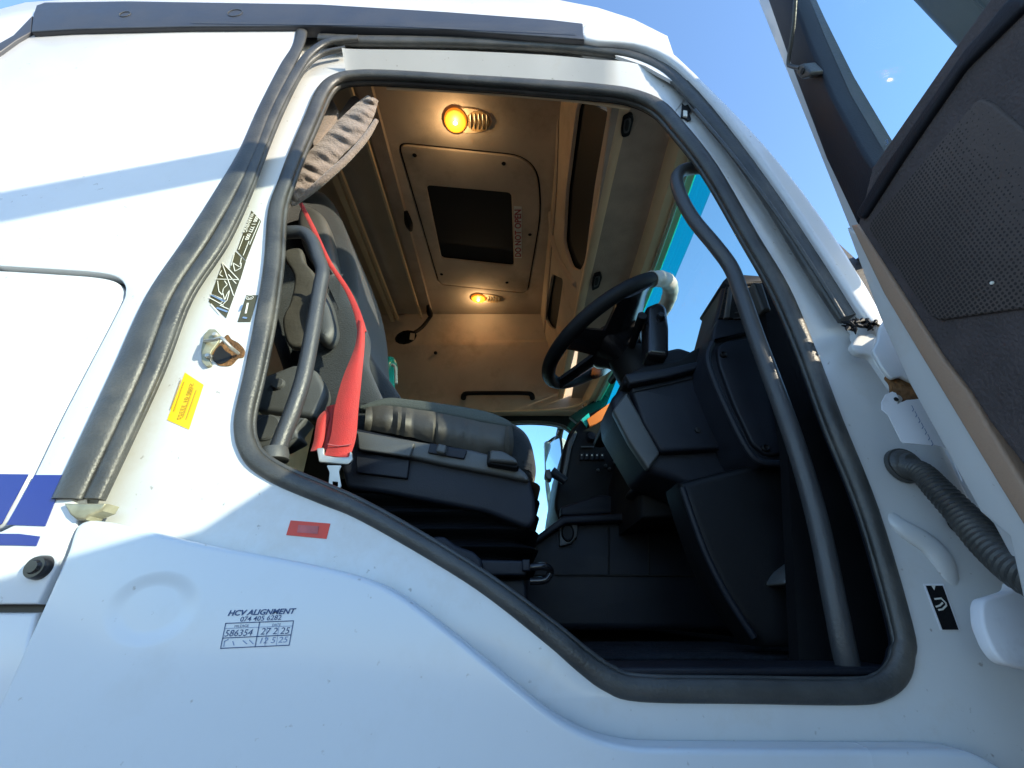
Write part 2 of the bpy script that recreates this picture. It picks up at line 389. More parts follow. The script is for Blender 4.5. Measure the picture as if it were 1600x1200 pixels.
# ---- door jamb frame ----
ap_px = [(431, 330, 12), (425, 414, 13), (412, 500, 14), (396, 580, 14), (382, 640, 14), (380, 672, 14), (386, 698, 14), (402, 722, 14), (440, 746, 14), (506, 774, 14), (560, 797, 13), (640, 841, 13), (752, 910, 13), (858, 990, 15), (910, 1034, 16), (950, 1062, 17), (1000, 1077, 17), (1165, 1080, 17), (1330, 1082, 17), (1375, 1074, 17), (1402, 1052, 17), (1412, 1020, 16), (1410, 975, 15), (1358, 795, 14), (1302, 655, 14), (1262, 548, 13), (1220, 450, 13), (1172, 368, 12), (1110, 262, 12), (1060, 198, 12), (1028, 165, 12), (985, 147, 11), (935, 140, 11), (860, 134, 11), (760, 127, 10), (620, 118, 10), (560, 117, 10), (527, 123, 10), (505, 142, 11), (485, 187, 11), (462, 240, 11), (445, 285, 11)]
J = YF(.742)
ap = cr(J.L([p[:2] for p in ap_px]), 5)
jo = J.L([(96, 800), (230, 555), (330, 370), (395, 230), (440, 120), (478, 55), (700, 52), (1000, 66), (1080, 115), (1200, 250), (1320, 430), (1385, 520), (1560, 690), (1760, 980), (1800, 1300), (1000, 1290), (700, 1100), (400, 960), (100, 900)])
plate('door_jamb', [jo, ap], J, .018, M['jamb'], cab, .006)
rev = [p for p in ap]
# pinch-weld seal around the opening, its inner lip
pxtube('opening_seal', [(a, b, c*1.05) for a, b, c in ap_px], .742, M['rubber'], cab, closed=True, squash=((0, 1, 0), .65), sub=5, rs=.92)
lipc = [(p[0], p[1], 5) for p in ap_px]
cx_, cy_ = 880, 600
lip = []
nA = len(ap_px)
for i, p in enumerate(ap_px):
    a = Vector(ap_px[i-1][:2]); c = Vector(ap_px[(i+1) % nA][:2]); t = (c-a).normalized(); n = Vector((t.y, -t.x))
    if n.dot(Vector((cx_-p[0], cy_-p[1]))) < 0: n = -n
    lip.append((p[0]+n.x*p[2]*1.15, p[1]+n.y*p[2]*1.15, 4.5))
pxtube('inner_lip', lip, .76, M['rubber'], cab, closed=True, sub=5)
# inner jamb return (dark trim behind the seal)
ji = cr(YF(.765).L([(l[0], l[1]) for l in lip]), 5)
jo2 = [(-1.6, -.35), (.95, -.35), (.95, .45), (.62, 1.2), (.5, 1.50), (.4, 1.66), (-1.6, 1.68)]
plate('side_wall_lining', [jo2, ji], YF(.765), .014, M['dark'], cab, .002)
tube('header_strip', [q(x, y, .785) for x, y in ((604, 138), (700, 142), (800, 149), (900, 158), (985, 170))], .0045, M['beige2'], cab, sub=3)
hs_o = cr([(534, 75), (560, 77), (700, 79), (850, 86), (930, 93), (985, 98), (1030, 113), (1076, 146)], 5, False); hs_i = cr([(541, 114), (565, 112), (700, 115), (850, 124), (930, 130), (983, 139), (1020, 154), (1052, 178)], 5, False)
sheet('header_soffit', [[q(p[0], p[1], .6990+.0415*min(1, max(0, (i-len(hs_o)+14)/13))) for i, p in enumerate(hs_o)], [q(p[0], p[1], .7405) for p in hs_i]], M['jamb'], cab, .001)
# ---- outer door seals on the pillars ----
pxtube('pillar_seal', seal1, .70, M['rubber'], cab, squash=((0, 1, 0), .45))
pxtube('pillar_seal', seal2, .705, M['rubber'], cab, squash=((0, 1, 0), .6))
pxtube('pillar_seal', [(159, 782, 5), (251, 584, 5), (297, 466, 5), (352, 381, 5), (388, 306, 4.5), (414, 238, 4), (441, 172, 4), (472, 112, 4), (500, 86, 4), (540, 76, 4)], .715, M['rubber'], cab)
pxp('seal_clip', [(98, 786), (165, 786), (158, 798), (138, 806), (133, 812), (118, 812), (108, 804)], YF(.69), .03, M['olive'], cab, .004)
top_seal = [(500, 60, 10), (560, 64, 11), (700, 66, 11), (850, 72, 11), (930, 79, 12), (985, 88, 12), (1030, 106, 12), (1070, 136, 13), (1130, 205, 15), (1200, 300, 17), (1260, 394, 19), (1300, 456, 20), (1328, 498, 20)]
pxtube('door_seal', top_seal, .715, M['rubber'], cab, squash=((0, 1, 0), .6))
pxtube('door_seal', [(505, 44, 6), (700, 50, 6), (900, 62, 7), (990, 74, 7), (1045, 96, 8), (1095, 143, 9), (1160, 222, 9), (1225, 310, 10), (1290, 405, 12), (1352, 500, 13)], .705, M['rubber'], cab, squash=((0, 1, 0), 1.0))
pxtube('seal_edge', [(1085, 172, 3), (1150, 250, 3), (1230, 358, 3), (1290, 450, 3), (1318, 496, 3)], .69, M['rubber'], cab)
# torn foam at the seal foot
bm = bmesh.new()
for k in range(34):
    a = q(1322+random.uniform(0, 48), 509+random.uniform(-7, 8), random.uniform(.675, .70)); d = Vector((random.uniform(-1, 1), random.uniform(-.6, .2), random.uniform(-1, .5)))*.011
    sweep(bm, [a-d, a+Vector((0, -.002, .002)), a+d], [.001, random.uniform(.0025, .0055), .0008], False, 6)
link('torn_foam', bm, M['darker'], cab, 20)
# ---- roof rail cover, painted A-pillar rim, roof ----
RY = YF(.685)
rail = RY.L([(51, 22), (56, 8), (70, 3), (200, 1), (500, 6), (700, 18), (860, 30), (911, 36), (913, 61), (860, 57), (700, 46), (500, 40), (300, 41), (120, 45), (48, 49)])
plate('roof_rail_cover', rail, RY, .035, M['rail'], cab, .005, res=3)
pxp('rail_end_cap', [(50, 24), (20, 55), (-60, 100), (-60, 118), (0, 80), (25, 62), (48, 49)], YF(.69), .03, M['rail'], cab, .003)
for x, y, r in ((367, 20, 12), (195, 22, 9)):
    c = q(x, y, .684); tube('cover_ring', [c+Vector((math.cos(a)*.0235*r/12, 0, math.sin(a)*.0235*r/12)) for a in [k*math.pi/8 for k in range(16)]], .0011, M['grey'], cab, closed=True, sub=1, seg=6)
strokes('rail_crease', [[(300, 36), (600, 40), (900, 54)]], YF(.684), .004, M['rubber'], cab)
rim = RY.L([(914, 36), (960, 42), (1005, 54), (1042, 72), (1110, 135), (1200, 228), (1290, 342), (1386, 498), (1362, 506), (1290, 398), (1225, 302), (1160, 214), (1095, 136), (1045, 90), (990, 68), (914, 60)])
plate('pillar_rim', cr(rim, 3), RY, .06, M['white'], cab, .012, res=4)
top = []
def roofrow(y, lift, cut=0):
    f = YF(.73); out = []
    for p in [(-120, 60), (0, 30), (60, 14), (200, 4), (420, -2), (560, -2), (720, 2), (850, 6), (930, 22), (985, 40), (1036, 66)]:
        a, b = f.px(p); out.append((a*(1-cut*.15), y, b+lift-(a > .2)*cut*.1))
    return out
sheet('roof', [roofrow(.71, -.30), roofrow(.70, -.16), roofrow(.70, -.03), roofrow(.715, .0), roofrow(.74, .035), roofrow(.80, .10), roofrow(.95, .20, .3), roofrow(1.15, .40, .5), roofrow(1.4, .52, .6), roofrow(1.95, .56, .6), roofrow(2.6, .52, .6), roofrow(3.0, .34, .3), roofrow(3.18, .0), roofrow(3.2, -.1)], M['white'], cab, .01)
# unseen panel added ahead of the hinge to block sun on the pillar
plate('sun_block_panel', [(-.60, -.9), (-.745, -.9), (-.745, .46), (-.66, .52), (-.60, .50)], XF(.80), .10, M['white'], cab, .01)
# ---- cab shell that closes the interior ----
def lbox(name, lo_, hi_, m, parent=cab, bevel=.004, label=None):
    f = YF(lo_[1]); return plate(name, [(lo_[0], lo_[2]), (hi_[0], lo_[2]), (hi_[0], hi_[2]), (lo_[0], hi_[2])], f, hi_[1]-lo_[1], m, parent, bevel, label=label)
lbox('rear_wall', (-1.62, .74, -.4), (-1.55, 3.18, 1.68), M['taupe'])
lbox('rear_wall_top', (-1.61, 1.1, 1.68), (-1.55, 3.18, 2.2), M['taupe'])
FW = YF(3.13)
win = cr(FW.L([(760, 668), (815, 660), (868, 663), (893, 676), (905, 706), (906, 760), (902, 835), (840, 838), (760, 846), (720, 840), (715, 760), (720, 690)]), 5)
plate('far_side_wall', [[(-1.6, -.4), (.95, -.4), (.95, .7), (.62, 1.38), (-1.6, 1.38)], win], FW, .06, M['darker'], cab, .003)
tube('window_seal', [FW.at(a, b, -.004) for a, b in win], .012, M['rubber'], cab, closed=True, sub=1)
plate('far_window', inset(win, -.005), YF(3.16), .004, M['wglass'], cab)
lbox('upper_far_skin', (-1.6, 3.14, 1.38), (.7, 3.19, 2.2), M['white'])
lbox('front_wall', (.86, .75, -.4), (.90, 3.15, .52), M['darker'])
lbox('floor_pan', (-1.6, .78, -.14), (.9, 3.15, -.082), M['floor'])
# ---- headliner ----
C = ZF(2.17)
sheet('side_cove', [[(x, .80, 1.64) for x in (-1.58, -.6, .0, .38)], [(x, .93, 1.90) for x in (-1.58, -.6, .0, .32)], [(x, 1.11, 2.185) for x in (-1.58, -.6, .0, .26)]], M['beige'], cab, .01)
hatch = rnd(C.L([(622, 224), (838, 246), (846, 330), (824, 458), (686, 444)]), [.05, .16, .3, .06, .05], 8)
sky_h = rnd(C.L([(666, 289), (799, 301), (803, 416), (690, 404)]), .03)
ceil = [(-1.58, -1.10), (.26, -1.10), (.26, -2.88), (-1.58, -2.88)]
plate('headliner', [ceil, inset(hatch, -.006)], C, .02, M['beige'], cab, .003)
plate('hatch_panel', [inset(hatch, .004), sky_h], C, .02, M['beige'], cab, .006, t0=-.004, res=3)
plate('hatch_backing', inset(hatch, -.03), C, .01, M['black'], cab, t0=.05)
plate('skylight_blind', inset(sky_h, -.01), C, .01, M['black'], cab, t0=.02)
for p in ((648, 242), (787, 255), (828, 366), (792, 441), (690, 428), (783, 495), (683, 560)):
    c = C.p3(p) if p[1] < 480 else Fr((0, 2.90, 2.17), (1, 0, 0), (0, 0, 1), (0, .97, .24)).p3(p)
    lathe('screw_cap', [(.0, -.009), (.008, -.008), (.013, -.003), (.014, .006)], c, (0, 0, 1) if p[1] < 480 else (0, 1, .2), M['darker'], cab, seg=14)
lb = pxp('warning_label', [(803, 322), (815, 323), (815, 403), (804, 403)], C, .001, M['labp'], cab, t0=-.006)
ptxt('DO NOT OPEN', C, (809.5, 400), (809, 326), 8, M['redlab2'], lb, off=.0015, t0=-.008)
# far end of the headliner: sloping upper wall
far = Fr((0, 2.88, 2.17), (1, 0, 0), (0, -.22, .76), (0, .96, .278))
sl = math.hypot(.2, .78)
def farpt(x, z): # along slope
    t = (2.17-z)/.78; return Vector((x, 2.88+.2*t, z))
rows = []
for t in (0, .04, .28, .33, .36, .5, .9, .96, 1.0):
    z = 2.17-.78*t; y = 2.86+.2*t - (.02 if .33 <= t < .9 else 0)
    rows.append([(-1.58, y, z), (-.9, y, z), (-.3, y, z), (.25, y, z+(.012 if .3 < t < .4 else 0)), (.55, y, z)])
rows.append([(p[0], 3.14, 1.385) for p in rows[0]])
sheet('far_upper_lining', rows, M['beige'], cab, .008, smooth=30)
tube('lining_edge', [(-1.2, 3.06, 1.388), (.0, 3.06, 1.388), (.45, 3.02, 1.40), (.58, 2.9, 1.42)], .009, M['beige2'], cab, sub=4)
def hdl(name, pa, pb, out, m, r=.013):
    a, b = Vector(pa), Vector(pb); o = Vector(out); d = (b-a)
    return tube(name, [a, a+o*.7+d*.02, a+o+d*.1, a+o*1.05+d*.5, b+o-d*.1, b+o*.7-d*.02, b], [r*1.25, r*1.2, r, r, r, r*1.2, r*1.25], m, cab, sub=5)
hdl('grab_handle', q(724, 622, 3.02), q(832, 622, 3.02), (0, -.06, .012), M['darker'], .017)
hdl('grab_handle', Vector((-.50, 1.02, 2.165)), Vector((.12, 1.02, 2.165)), (0, .03, -.05), M['dark'], .022)
# ---- ceiling lamps ----
def lamp(px0, px1, py, tilt, n, big):
    root = []
    a = C.p3((px0, py)); b = C.p3((px1, py+tilt)); mid = (a+b)/2; L_ = (b-a).length; wd = L_*big
    e = (b-a).normalized(); f = Vector((e.y, -e.x, 0)).normalized()
    def ell(c, ra, rb, z, k=24): return [c+e*math.cos(2*math.pi*i/k)*ra+f*math.sin(2*math.pi*i/k)*rb+Vector((0, 0, z)) for i in range(k)]
    base = loft('ceiling_lamp', [ell(mid, L_*.52, wd*.55, .0), ell(mid, L_*.5, wd*.5, -.006)], M['beige2'], cab)
    c1 = a+e*L_*.24
    loft('lit_lens', [ell(c1, L_*.24, wd*.50, -.006), ell(c1, L_*.22, wd*.46, -.018), ell(c1, L_*.13, wd*.25, -.026)], M['glow'], base)
    loft('bulb', [ell(c1, L_*.01, L_*.01, -.0275), ell(c1, L_*.045, L_*.045, -.0285), ell(c1, L_*.02, L_*.02, -.033)], M['bulb'], base)
    c2 = a+e*L_*.72
    loft('clear_lens', [ell(c2, L_*.26, wd*.42, -.006), ell(c2, L_*.24, wd*.38, -.016), ell(c2, L_*.12, wd*.2, -.02)], M['clear'], base)
    for k in range(7):
        an = k*.9+.3; p = c1+e*math.cos(an)*L_*.17+f*math.sin(an)*wd*.34
        tube('lens_facet', [c1+Vector((0, 0, -.024)), (c1+p)/2+Vector((0, 0, -.024)), p+Vector((0, 0, -.017))], .0028, M['clear'], base, sub=1, seg=6)
    for k in range(5):
        p = c2+e*L_*(-.16+.085*k); tube('reflector_rib', [p-f*wd*.3+Vector((0, 0, -.006)), p+Vector((0, 0, -.014)), p+f*wd*.3+Vector((0, 0, -.006))], .0035, M['steel'], base, sub=2, seg=6)
    l = bpy.data.lights.new('lamp_light', 'POINT'); l.energy = .36*n; l.color = (1, .68, .36); l.shadow_soft_size = .006
    lo2 = bpy.data.objects.new('lamp_light', l); col.objects.link(lo2); lo2.location = W(c1+Vector((0, 0, -.07))); par(lo2, cab)
lamp(694, 768, 186, 4, 1, .52); lamp(736, 784, 464, 3, 1, .40)
# ---- curtain rails and reading lamp ----
def bar(name, x0, x1, z0, z1, y0, y1, m, xs=0):
    return lbox(name, (x0, y0, z0), (x1, y1, z1), m, bevel=min(x1-x0, z1-z0)*.3)
bar('curtain_rail', -.715, -.645, 2.125, 2.165, 1.06, 2.78, M['taupe'])
bar('curtain_rail', -.735, -.722, 2.08, 2.105, 1.06, 2.80, M['beige2'])
bar('curtain_rail', -.985, -.950, 2.09, 2.13, 1.06, 2.86, M['beige2'])
bar('curtain_rail', -.942, -.925, 2.10, 2.13, 1.06, 2.86, M['beige2'])
for p in ((638, 345), (671, 486)):
    c = ZF(2.09).p3(p); tube('rail_clip', [c+Vector((0, -.07, 0)), c+Vector((.004, 0, -.02)), c+Vector((0, .07, 0))], [.012, .024, .012], M['darker'], cab, sub=3)
a = ZF(2.09).p3((673, 494)); b = a+Vector((-.07, .05, -.16)); b = q(640, 524, 2.6)
tube('lamp_stalk', [a, (a+b)/2+Vector((.01, 0, -.02)), b], .014, M['darker'], cab, sub=4)
hd = q(634, 527, 2.55); rl = loft('reading_lamp', [[hd+Vector((math.cos(k*.524)*r*1.5-.02*h, h*.03, math.sin(k*.524)*r)) for k in range(12)] for r, h in ((.02, -1), (.045, -.8), (.05, 0), (.045, .8), (.02, 1))], M['darker'], cab)
pxp('lamp_switch', [(641, 520), (648, 521), (647, 531), (640, 530)], YF(2.5), .006, M['beige2'], rl)
# ---- overhead locker above the windscreen ----
A0 = Vector((.235, 0, 2.17)); B0 = Vector((.365, 0, 1.52)); dv = (A0-B0).normalized()
S = Fr(A0, (0, -1, 0), dv, (-dv.z, 0, dv.x)); S.n = Vector((dv.z, 0, -dv.x))
fas = [(-1.12, 0), (-3.1, 0), (-3.1, -(A0-B0).length), (-.82, -(A0-B0).length)]
def SL(pts): return S.L(pts)
slot1 = rnd(SL([(901, 160), (951, 165), (929, 290), (914, 408), (906, 424), (892, 418), (880, 380), (884, 300)]), .05)
slot2 = rnd(SL([(862, 428), (880, 436), (874, 480), (868, 516), (858, 510), (851, 495)]), .05)
plate('overhead_locker', [fas, slot1, slot2], S, .02, M['beige'], cab, .003)
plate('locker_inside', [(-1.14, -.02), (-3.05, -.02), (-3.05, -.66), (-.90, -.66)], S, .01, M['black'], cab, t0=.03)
pxtube('locker_divider', [(860, 330, 4), (864, 370, 5), (874, 405, 6), (888, 430, 6), (900, 444, 5)], 0, M['beige'], cab, fr=S)
pxtube('locker_divider', [(872, 160, 9), (868, 300, 8), (858, 420, 6), (850, 520, 5)], 0, M['taupe'], cab, fr=S, squash=((1, 0, 0), .3))
# beige lip and underside
tube('shelf_lip', [(.375, .82, 1.50), (.385, 3.05, 1.50)], .026, M['beige2'], cab, sub=1, squash=((0, 0, 1), .8))
zf = ZF(1.485)
pxp('shelf_underside', [(958, 150), (1008, 158), (1045, 192), (1066, 232), (1012, 470), (945, 640), (890, 640), (897, 600)], zf, .02, M['taupe'], cab)
for pts in ([(974, 182), (988, 178), (991, 186), (984, 213), (972, 216), (970, 205)], [(929, 430), (939, 427), (941, 434), (936, 450), (925, 455), (925, 445)]):
    v = pxp('shelf_vent', pts, ZF(1.485), .02, M['darker'], cab, .003, t0=-.015, r=.01)
    cx = sum(p[0] for p in pts)/6; cy = sum(p[1] for p in pts)/6
    pxp('vent_frame', [(cx+(p[0]-cx)*.6, cy+(p[1]-cy)*.65) for p in pts], ZF(1.485), .006, M['grey'], v, .001, t0=-.022, r=.008)
    pxp('vent_slot', [(cx+(p[0]-cx)*.35, cy+(p[1]-cy)*.45) for p in pts], ZF(1.485), .006, M['black'], v, .001, t0=-.026, r=.006)
# windscreen header rails (curve forward to the centre line)
def hx(y, x0=.60, bul=.045): return x0+bul*(1-((y-1.95)/1.15)**2)
ys = [.87+.09*k for k in range(25)]
def headrow(x0, z, bul=.045): return [(hx(y, x0, bul), y, z) for y in ys]
sheet('windscreen_header', [headrow(.545, 1.48), headrow(.553, 1.415), headrow(.562, 1.40), headrow(.645, 1.40), headrow(.655, 1.41), headrow(.655, 1.44)], M['beige2'], cab, .008)
tube('header_bead', headrow(.603, 1.394), .005, M['beige'], cab, sub=1, seg=8)
tube('header_bead', headrow(.615, 1.393), .004, M['labp'], cab, sub=1, seg=8)
sheet('windscreen_band', [headrow(.650, 1.41), headrow(.668, 1.36), headrow(.685, 1.31)], M['band'], cab, .003)
sheet('windscreen', [headrow(.685, 1.31), headrow(.74, 1.05), headrow(.79, .8), headrow(.84, .50)], M['wglass'], cab, .003)
# A pillars inside
for yy in (.80, 3.08):
    sheet('pillar_lining', [[(.56, yy, 1.45), (.66, yy, 1.1), (.74, yy, .8), (.80, yy, .4)], [(.60, yy+(.03 if yy < 1 else -.03), 1.45), (.70, yy+(.03 if yy < 1 else -.03), 1.1), (.78, yy+(.03 if yy < 1 else -.03), .8), (.84, yy+(.03 if yy < 1 else -.03), .4)]], M['dark'], cab, .01)

# ---------------- driver seat ----------------
def seat():
    cush = pxp('seat_cushion', [(545, 645), (566, 628), (600, 618), (640, 621), (700, 629), (760, 640), (798, 655), (822, 672), (834, 700), (836, 742), (800, 735), (700, 712), (560, 680)], YF(.96), .50, M['seat'], cab, .028, curve=True, res=4)
    pxp('cushion_top_cloth', [(560, 634), (600, 620), (640, 622), (700, 630), (760, 641), (796, 656), (800, 668), (760, 662), (700, 650), (640, 640), (600, 636), (570, 640)], YF(.945), .03, M['seatmesh'], cush, .010, curve=True, res=3)
    # gathered side skirt of the cushion
    rows = []
    tp = [(572, 642), (600, 639), (640, 643), (700, 653), (760, 666), (797, 672)]; bt = [(570, 668), (600, 672), (640, 680), (700, 694), (760, 706), (797, 710)]
    T = cr(tp, 10, False); B = cr(bt, 10, False)
    for k in range(7):
        r = []
        for i in range(len(T)):
            x = lerp(T[i][0], B[i][0], k/6); y = lerp(T[i][1], B[i][1], k/6)
            wv = .0045*math.sin(i*1.15+math.sin(i*.37)*2.5)*math.sin(math.pi*(k+.7)/7)
            if i == 27: wv += .010
            r.append(q(x, y, .944+wv-.014*math.sin(math.pi*k/6)))
        rows.append(r)
    sheet('cushion_side', rows, M['leather'], cush, .01)
    # side trim with switch and lever
    tr = pxp('seat_side_trim', [(520, 668), (556, 668), (650, 688), (740, 702), (800, 720), (826, 742), (836, 778), (838, 812), (826, 826), (760, 800), (600, 770), (540, 762)], YF(.925), .46, M['dark'], cab, .010, curve=False, r=.012, res=3)
    pxp('lit_trim_strip', [(550, 671), (652, 689), (740, 703), (796, 718), (822, 738), (828, 752), (780, 742), (700, 727), (640, 714), (556, 700)], YF(.905), .03, M['grey'], tr, .008, r=.008, res=3)  # paler grey paints the lit upper strip of the dark trim
    pxp('storage_tray', [(556, 674), (648, 692), (640, 714), (560, 702)], YF(.897), .012, M['grey'], tr, .004, r=.005)
    pxp('tray_door', [(556, 705), (640, 718), (636, 748), (556, 738)], YF(.915), .02, M['dark'], tr, .003, r=.004)
    pxp('switch_plate', [(672, 692), (730, 703), (725, 717), (668, 707)], YF(.898), .012, M['dark'], tr, .002, r=.004)
    pxp('rocker_switch', [(684, 692), (698, 695), (695, 709), (680, 706)], YF(.885), .02, M['grey'], tr, .005, r=.005)
    pxp('seat_lever', [(766, 702), (786, 704), (806, 716), (810, 724), (764, 720)], YF(.87), .04, M['grey'], tr, .006, r=.006)
    pxp('seat_lever', [(762, 704), (768, 704), (770, 722), (812, 726), (808, 732), (760, 724)], YF(.88), .04, M['darker'], tr, .004, r=.004)
    # bellows
    rings = []
    for k in range(41):
        z = lerp(.262, .085, k/40); o = .016*math.cos(k/40*2*math.pi*5)
        x0, x1, y0, y1 = -.42-o, .052+o-.012*(k/40), .955-o, 1.42+o
        loop = rnd([(x0, y0), (x1, y0), (x1, y1), (x0, y1)], .09, 6); rings.append([(p[0], p[1], z) for p in loop])
    loft('bellows', rings, M['darker'], cab)
    pxp('seat_base', [(640, 905), (818, 905), (822, 918), (826, 975), (640, 975)], YF(.94), .42, M['dark'], cab, .006)
    pxp('seat_slide', [(690, 873), (822, 876), (822, 899), (735, 899), (690, 885)], YF(.90), .05, M['dark'], cab, .004, r=.004)
    pxp('slide_cover', [(676, 838), (694, 838), (712, 852), (740, 862), (752, 874), (754, 890), (740, 896), (676, 862)], YF(.875), .05, M['dark'], cab, .006, r=.006)
    pxp('slide_clip', [(816, 874), (828, 874), (828, 892), (816, 892)], YF(.89), .03, M['dark'], cab, .003)
    tube('seat_bar', [q(828, 887, .93), q(850, 885, .93), q(860, 892, .95), q(852, 906, .95), q(828, 908, .95)], .0075, M['gloss'], cab, sub=4)
    # backrest (side bolster and shell)
    bk = pxp('seat_backrest', [(640, 640), (560, 660), (470, 650), (430, 560), (405, 460), (420, 350), (455, 300), (490, 288), (512, 300), (530, 335), (546, 385), (553, 430), (556, 500), (575, 545), (604, 585), (626, 618)], YF(1.06), .46, M['seat'], cab, .05, curve=True, res=5)
    pxp('side_bolster', [(585, 640), (540, 655), (480, 640), (470, 560), (500, 500), (508, 440), (523, 418), (545, 455), (562, 500), (560, 540), (575, 580), (590, 615)], YF(.96), .14, M['seat'], bk, .045, curve=True, res=5)
    pxp('sun_patch_upper', [(470, 318), (495, 325), (510, 345), (520, 390), (524, 420), (510, 425), (480, 400), (462, 350)], YF(1.0), .08, M['grey'], bk, .025, curve=True, res=4)  # grey piece standing in for the sunlit patch on the upper backrest
    ar = pxp('sun_patch_low', [(497, 440), (512, 462), (520, 492), (522, 512), (514, 528), (500, 530), (488, 514), (478, 470)], YF(.90), .06, M['grey'], bk, .024, curve=True, res=5)  # added grey piece in place of a sun patch on the backrest
    pxp('sun_patch_side', [(440, 395), (468, 386), (476, 408), (492, 428), (502, 462), (492, 500), (488, 528), (452, 540), (440, 500), (452, 470), (458, 430)], YF(.93), .03, M['leather'], bk, .01, curve=True, res=3)  # added paler piece shaped like sunlight falling on the seat back
seat()
# recliner / belt anchor trim beside the seat
tr = pxp('belt_anchor_trim', [(398, 592), (460, 568), (492, 576), (506, 600), (508, 616), (490, 652), (396, 640)], YF(.90), .05, M['grey'], cab, .012, r=.012, res=4)
lathe('round_cap', [(0, -.006), (.012, -.006), (.014, -.003), (.015, .004)], q(435, 600, .897), (0, 1, 0), M['grey'], tr)
tr = pxp('lower_trim', [(392, 645), (480, 652), (462, 675), (470, 684), (440, 700), (398, 700)], YF(.90), .05, M['grey'], cab, .008, r=.008)
lathe('round_cap', [(0, -.004), (.027, -.004), (.031, -.001), (.032, .004)], q(417, 668, .898), (0, 1, 0), M['grey'], tr)
# ---- seat belt ----
bl = tube('seat_belt', [q(470, 318, .84), q(490, 358, .84), (q(508, 398, .84)), q(520, 419, .86), q(542, 452, .87), q(558, 488, .87), q(566, 520, .87)], [.0055, .0060, .0065, .006, .0065, .0085, .011], M['red'], cab, sub=6, squash=((0, 1, 0), .3), label='thin red upper run of the seat belt')
Lp = [(560, 500), (556, 540), (536, 592), (524, 636), (518, 680), (508, 712)]; Rp = [(569, 505), (569, 540), (565, 590), (560, 640), (556, 685), (546, 716)]
def belt(L1, R1, y0, y1, par_, nm='belt_webbing'):
    L1 = cr(L1, 6, False); R1 = cr(R1, 6, False); n = len(L1); rows = []
    for i in range(n):
        y = lerp(y0, y1, i/(n-1)); rows.append([q(lerp(L1[i][0], R1[i][0], k/6), lerp(L1[i][1], R1[i][1], k/6), y-.006*math.sin(math.pi*k/6)) for k in range(7)])
    return sheet(nm, rows, M['red'], par_, .0018)
belt(Lp, Rp, .87, .845, bl)
belt([(511, 640), (497, 655), (491, 690), (486, 706)], [(514, 650), (511, 662), (505, 690), (500, 704)], .88, .85, bl)
belt([(511, 636), (510, 660), (502, 700)], [(524, 632), (520, 670), (512, 706)], .895, .87, bl)
bk = pxp('belt_tongue', [(494, 700), (506, 699), (506, 711), (524, 714), (545, 714), (546, 705), (549, 706), (551, 719), (544, 726), (498, 722)], YF(.838), .007, M['steel'], bl, .002, r=.004)
f = YF(.840); o1 = rnd(f.L([(510, 727), (534, 727), (529, 736), (533, 760), (529, 764), (516, 763), (513, 758), (515, 738)]), .004); o2 = f.L([(519, 752), (528, 753), (528, 760), (519, 759)])
plate('tongue_blade', [o1, o2], f, .003, M['labp'], bk, .0008)
for (L1, R1, y) in (((511, 700), (545, 703), .838),):
    tube('belt_stitching', [q(512, 694, .839), q(530, 697, .837), (q(549, 694, .839))], .0012, M['redlab2'], bl, sub=2, seg=6)
# ---- tubular grab handles by the door opening ----
tube('grab_rail', [q(436, 366, .80), q(452, 363, .80), q(474, 364, .80), q(488, 378, .80), q(497, 402, .80), q(504, 424, .80), q(500, 450, .80), q(488, 520, .80), q(474, 590, .80), q(458, 640, .80), q(444, 676, .80), q(432, 708, .80)], [.016]+[.0165]*11, M['tube'], cab, sub=6, label='short grey tube grab rail at the rear door pillar')
lathe('rail_foot', [(.020, -.014), (.026, -.012), (.027, .0), (.025, .012)], q(428, 712, .80), (-.25, 0, 1), M['grey'], cab)
tube('grab_rail', [q(1100, 262, .79), q(1082, 263, .80), q(1064, 268, .80), q(1057, 283, .80), q(1066, 312, .80), q(1085, 345, .80), q(1118, 385, .79), q(1143, 420, .79), q(1160, 465, .785), q(1182, 528, .785), q(1205, 590, .785), q(1238, 680, .785), q(1266, 770, .785), q(1286, 850, .785), (q(1302, 930, .785)), q(1318, 1010, .79), q(1330, 1062, .80)], [.0175]*17, M['tube'], cab, sub=6, label='long bent grey grab rail at the windscreen pillar')
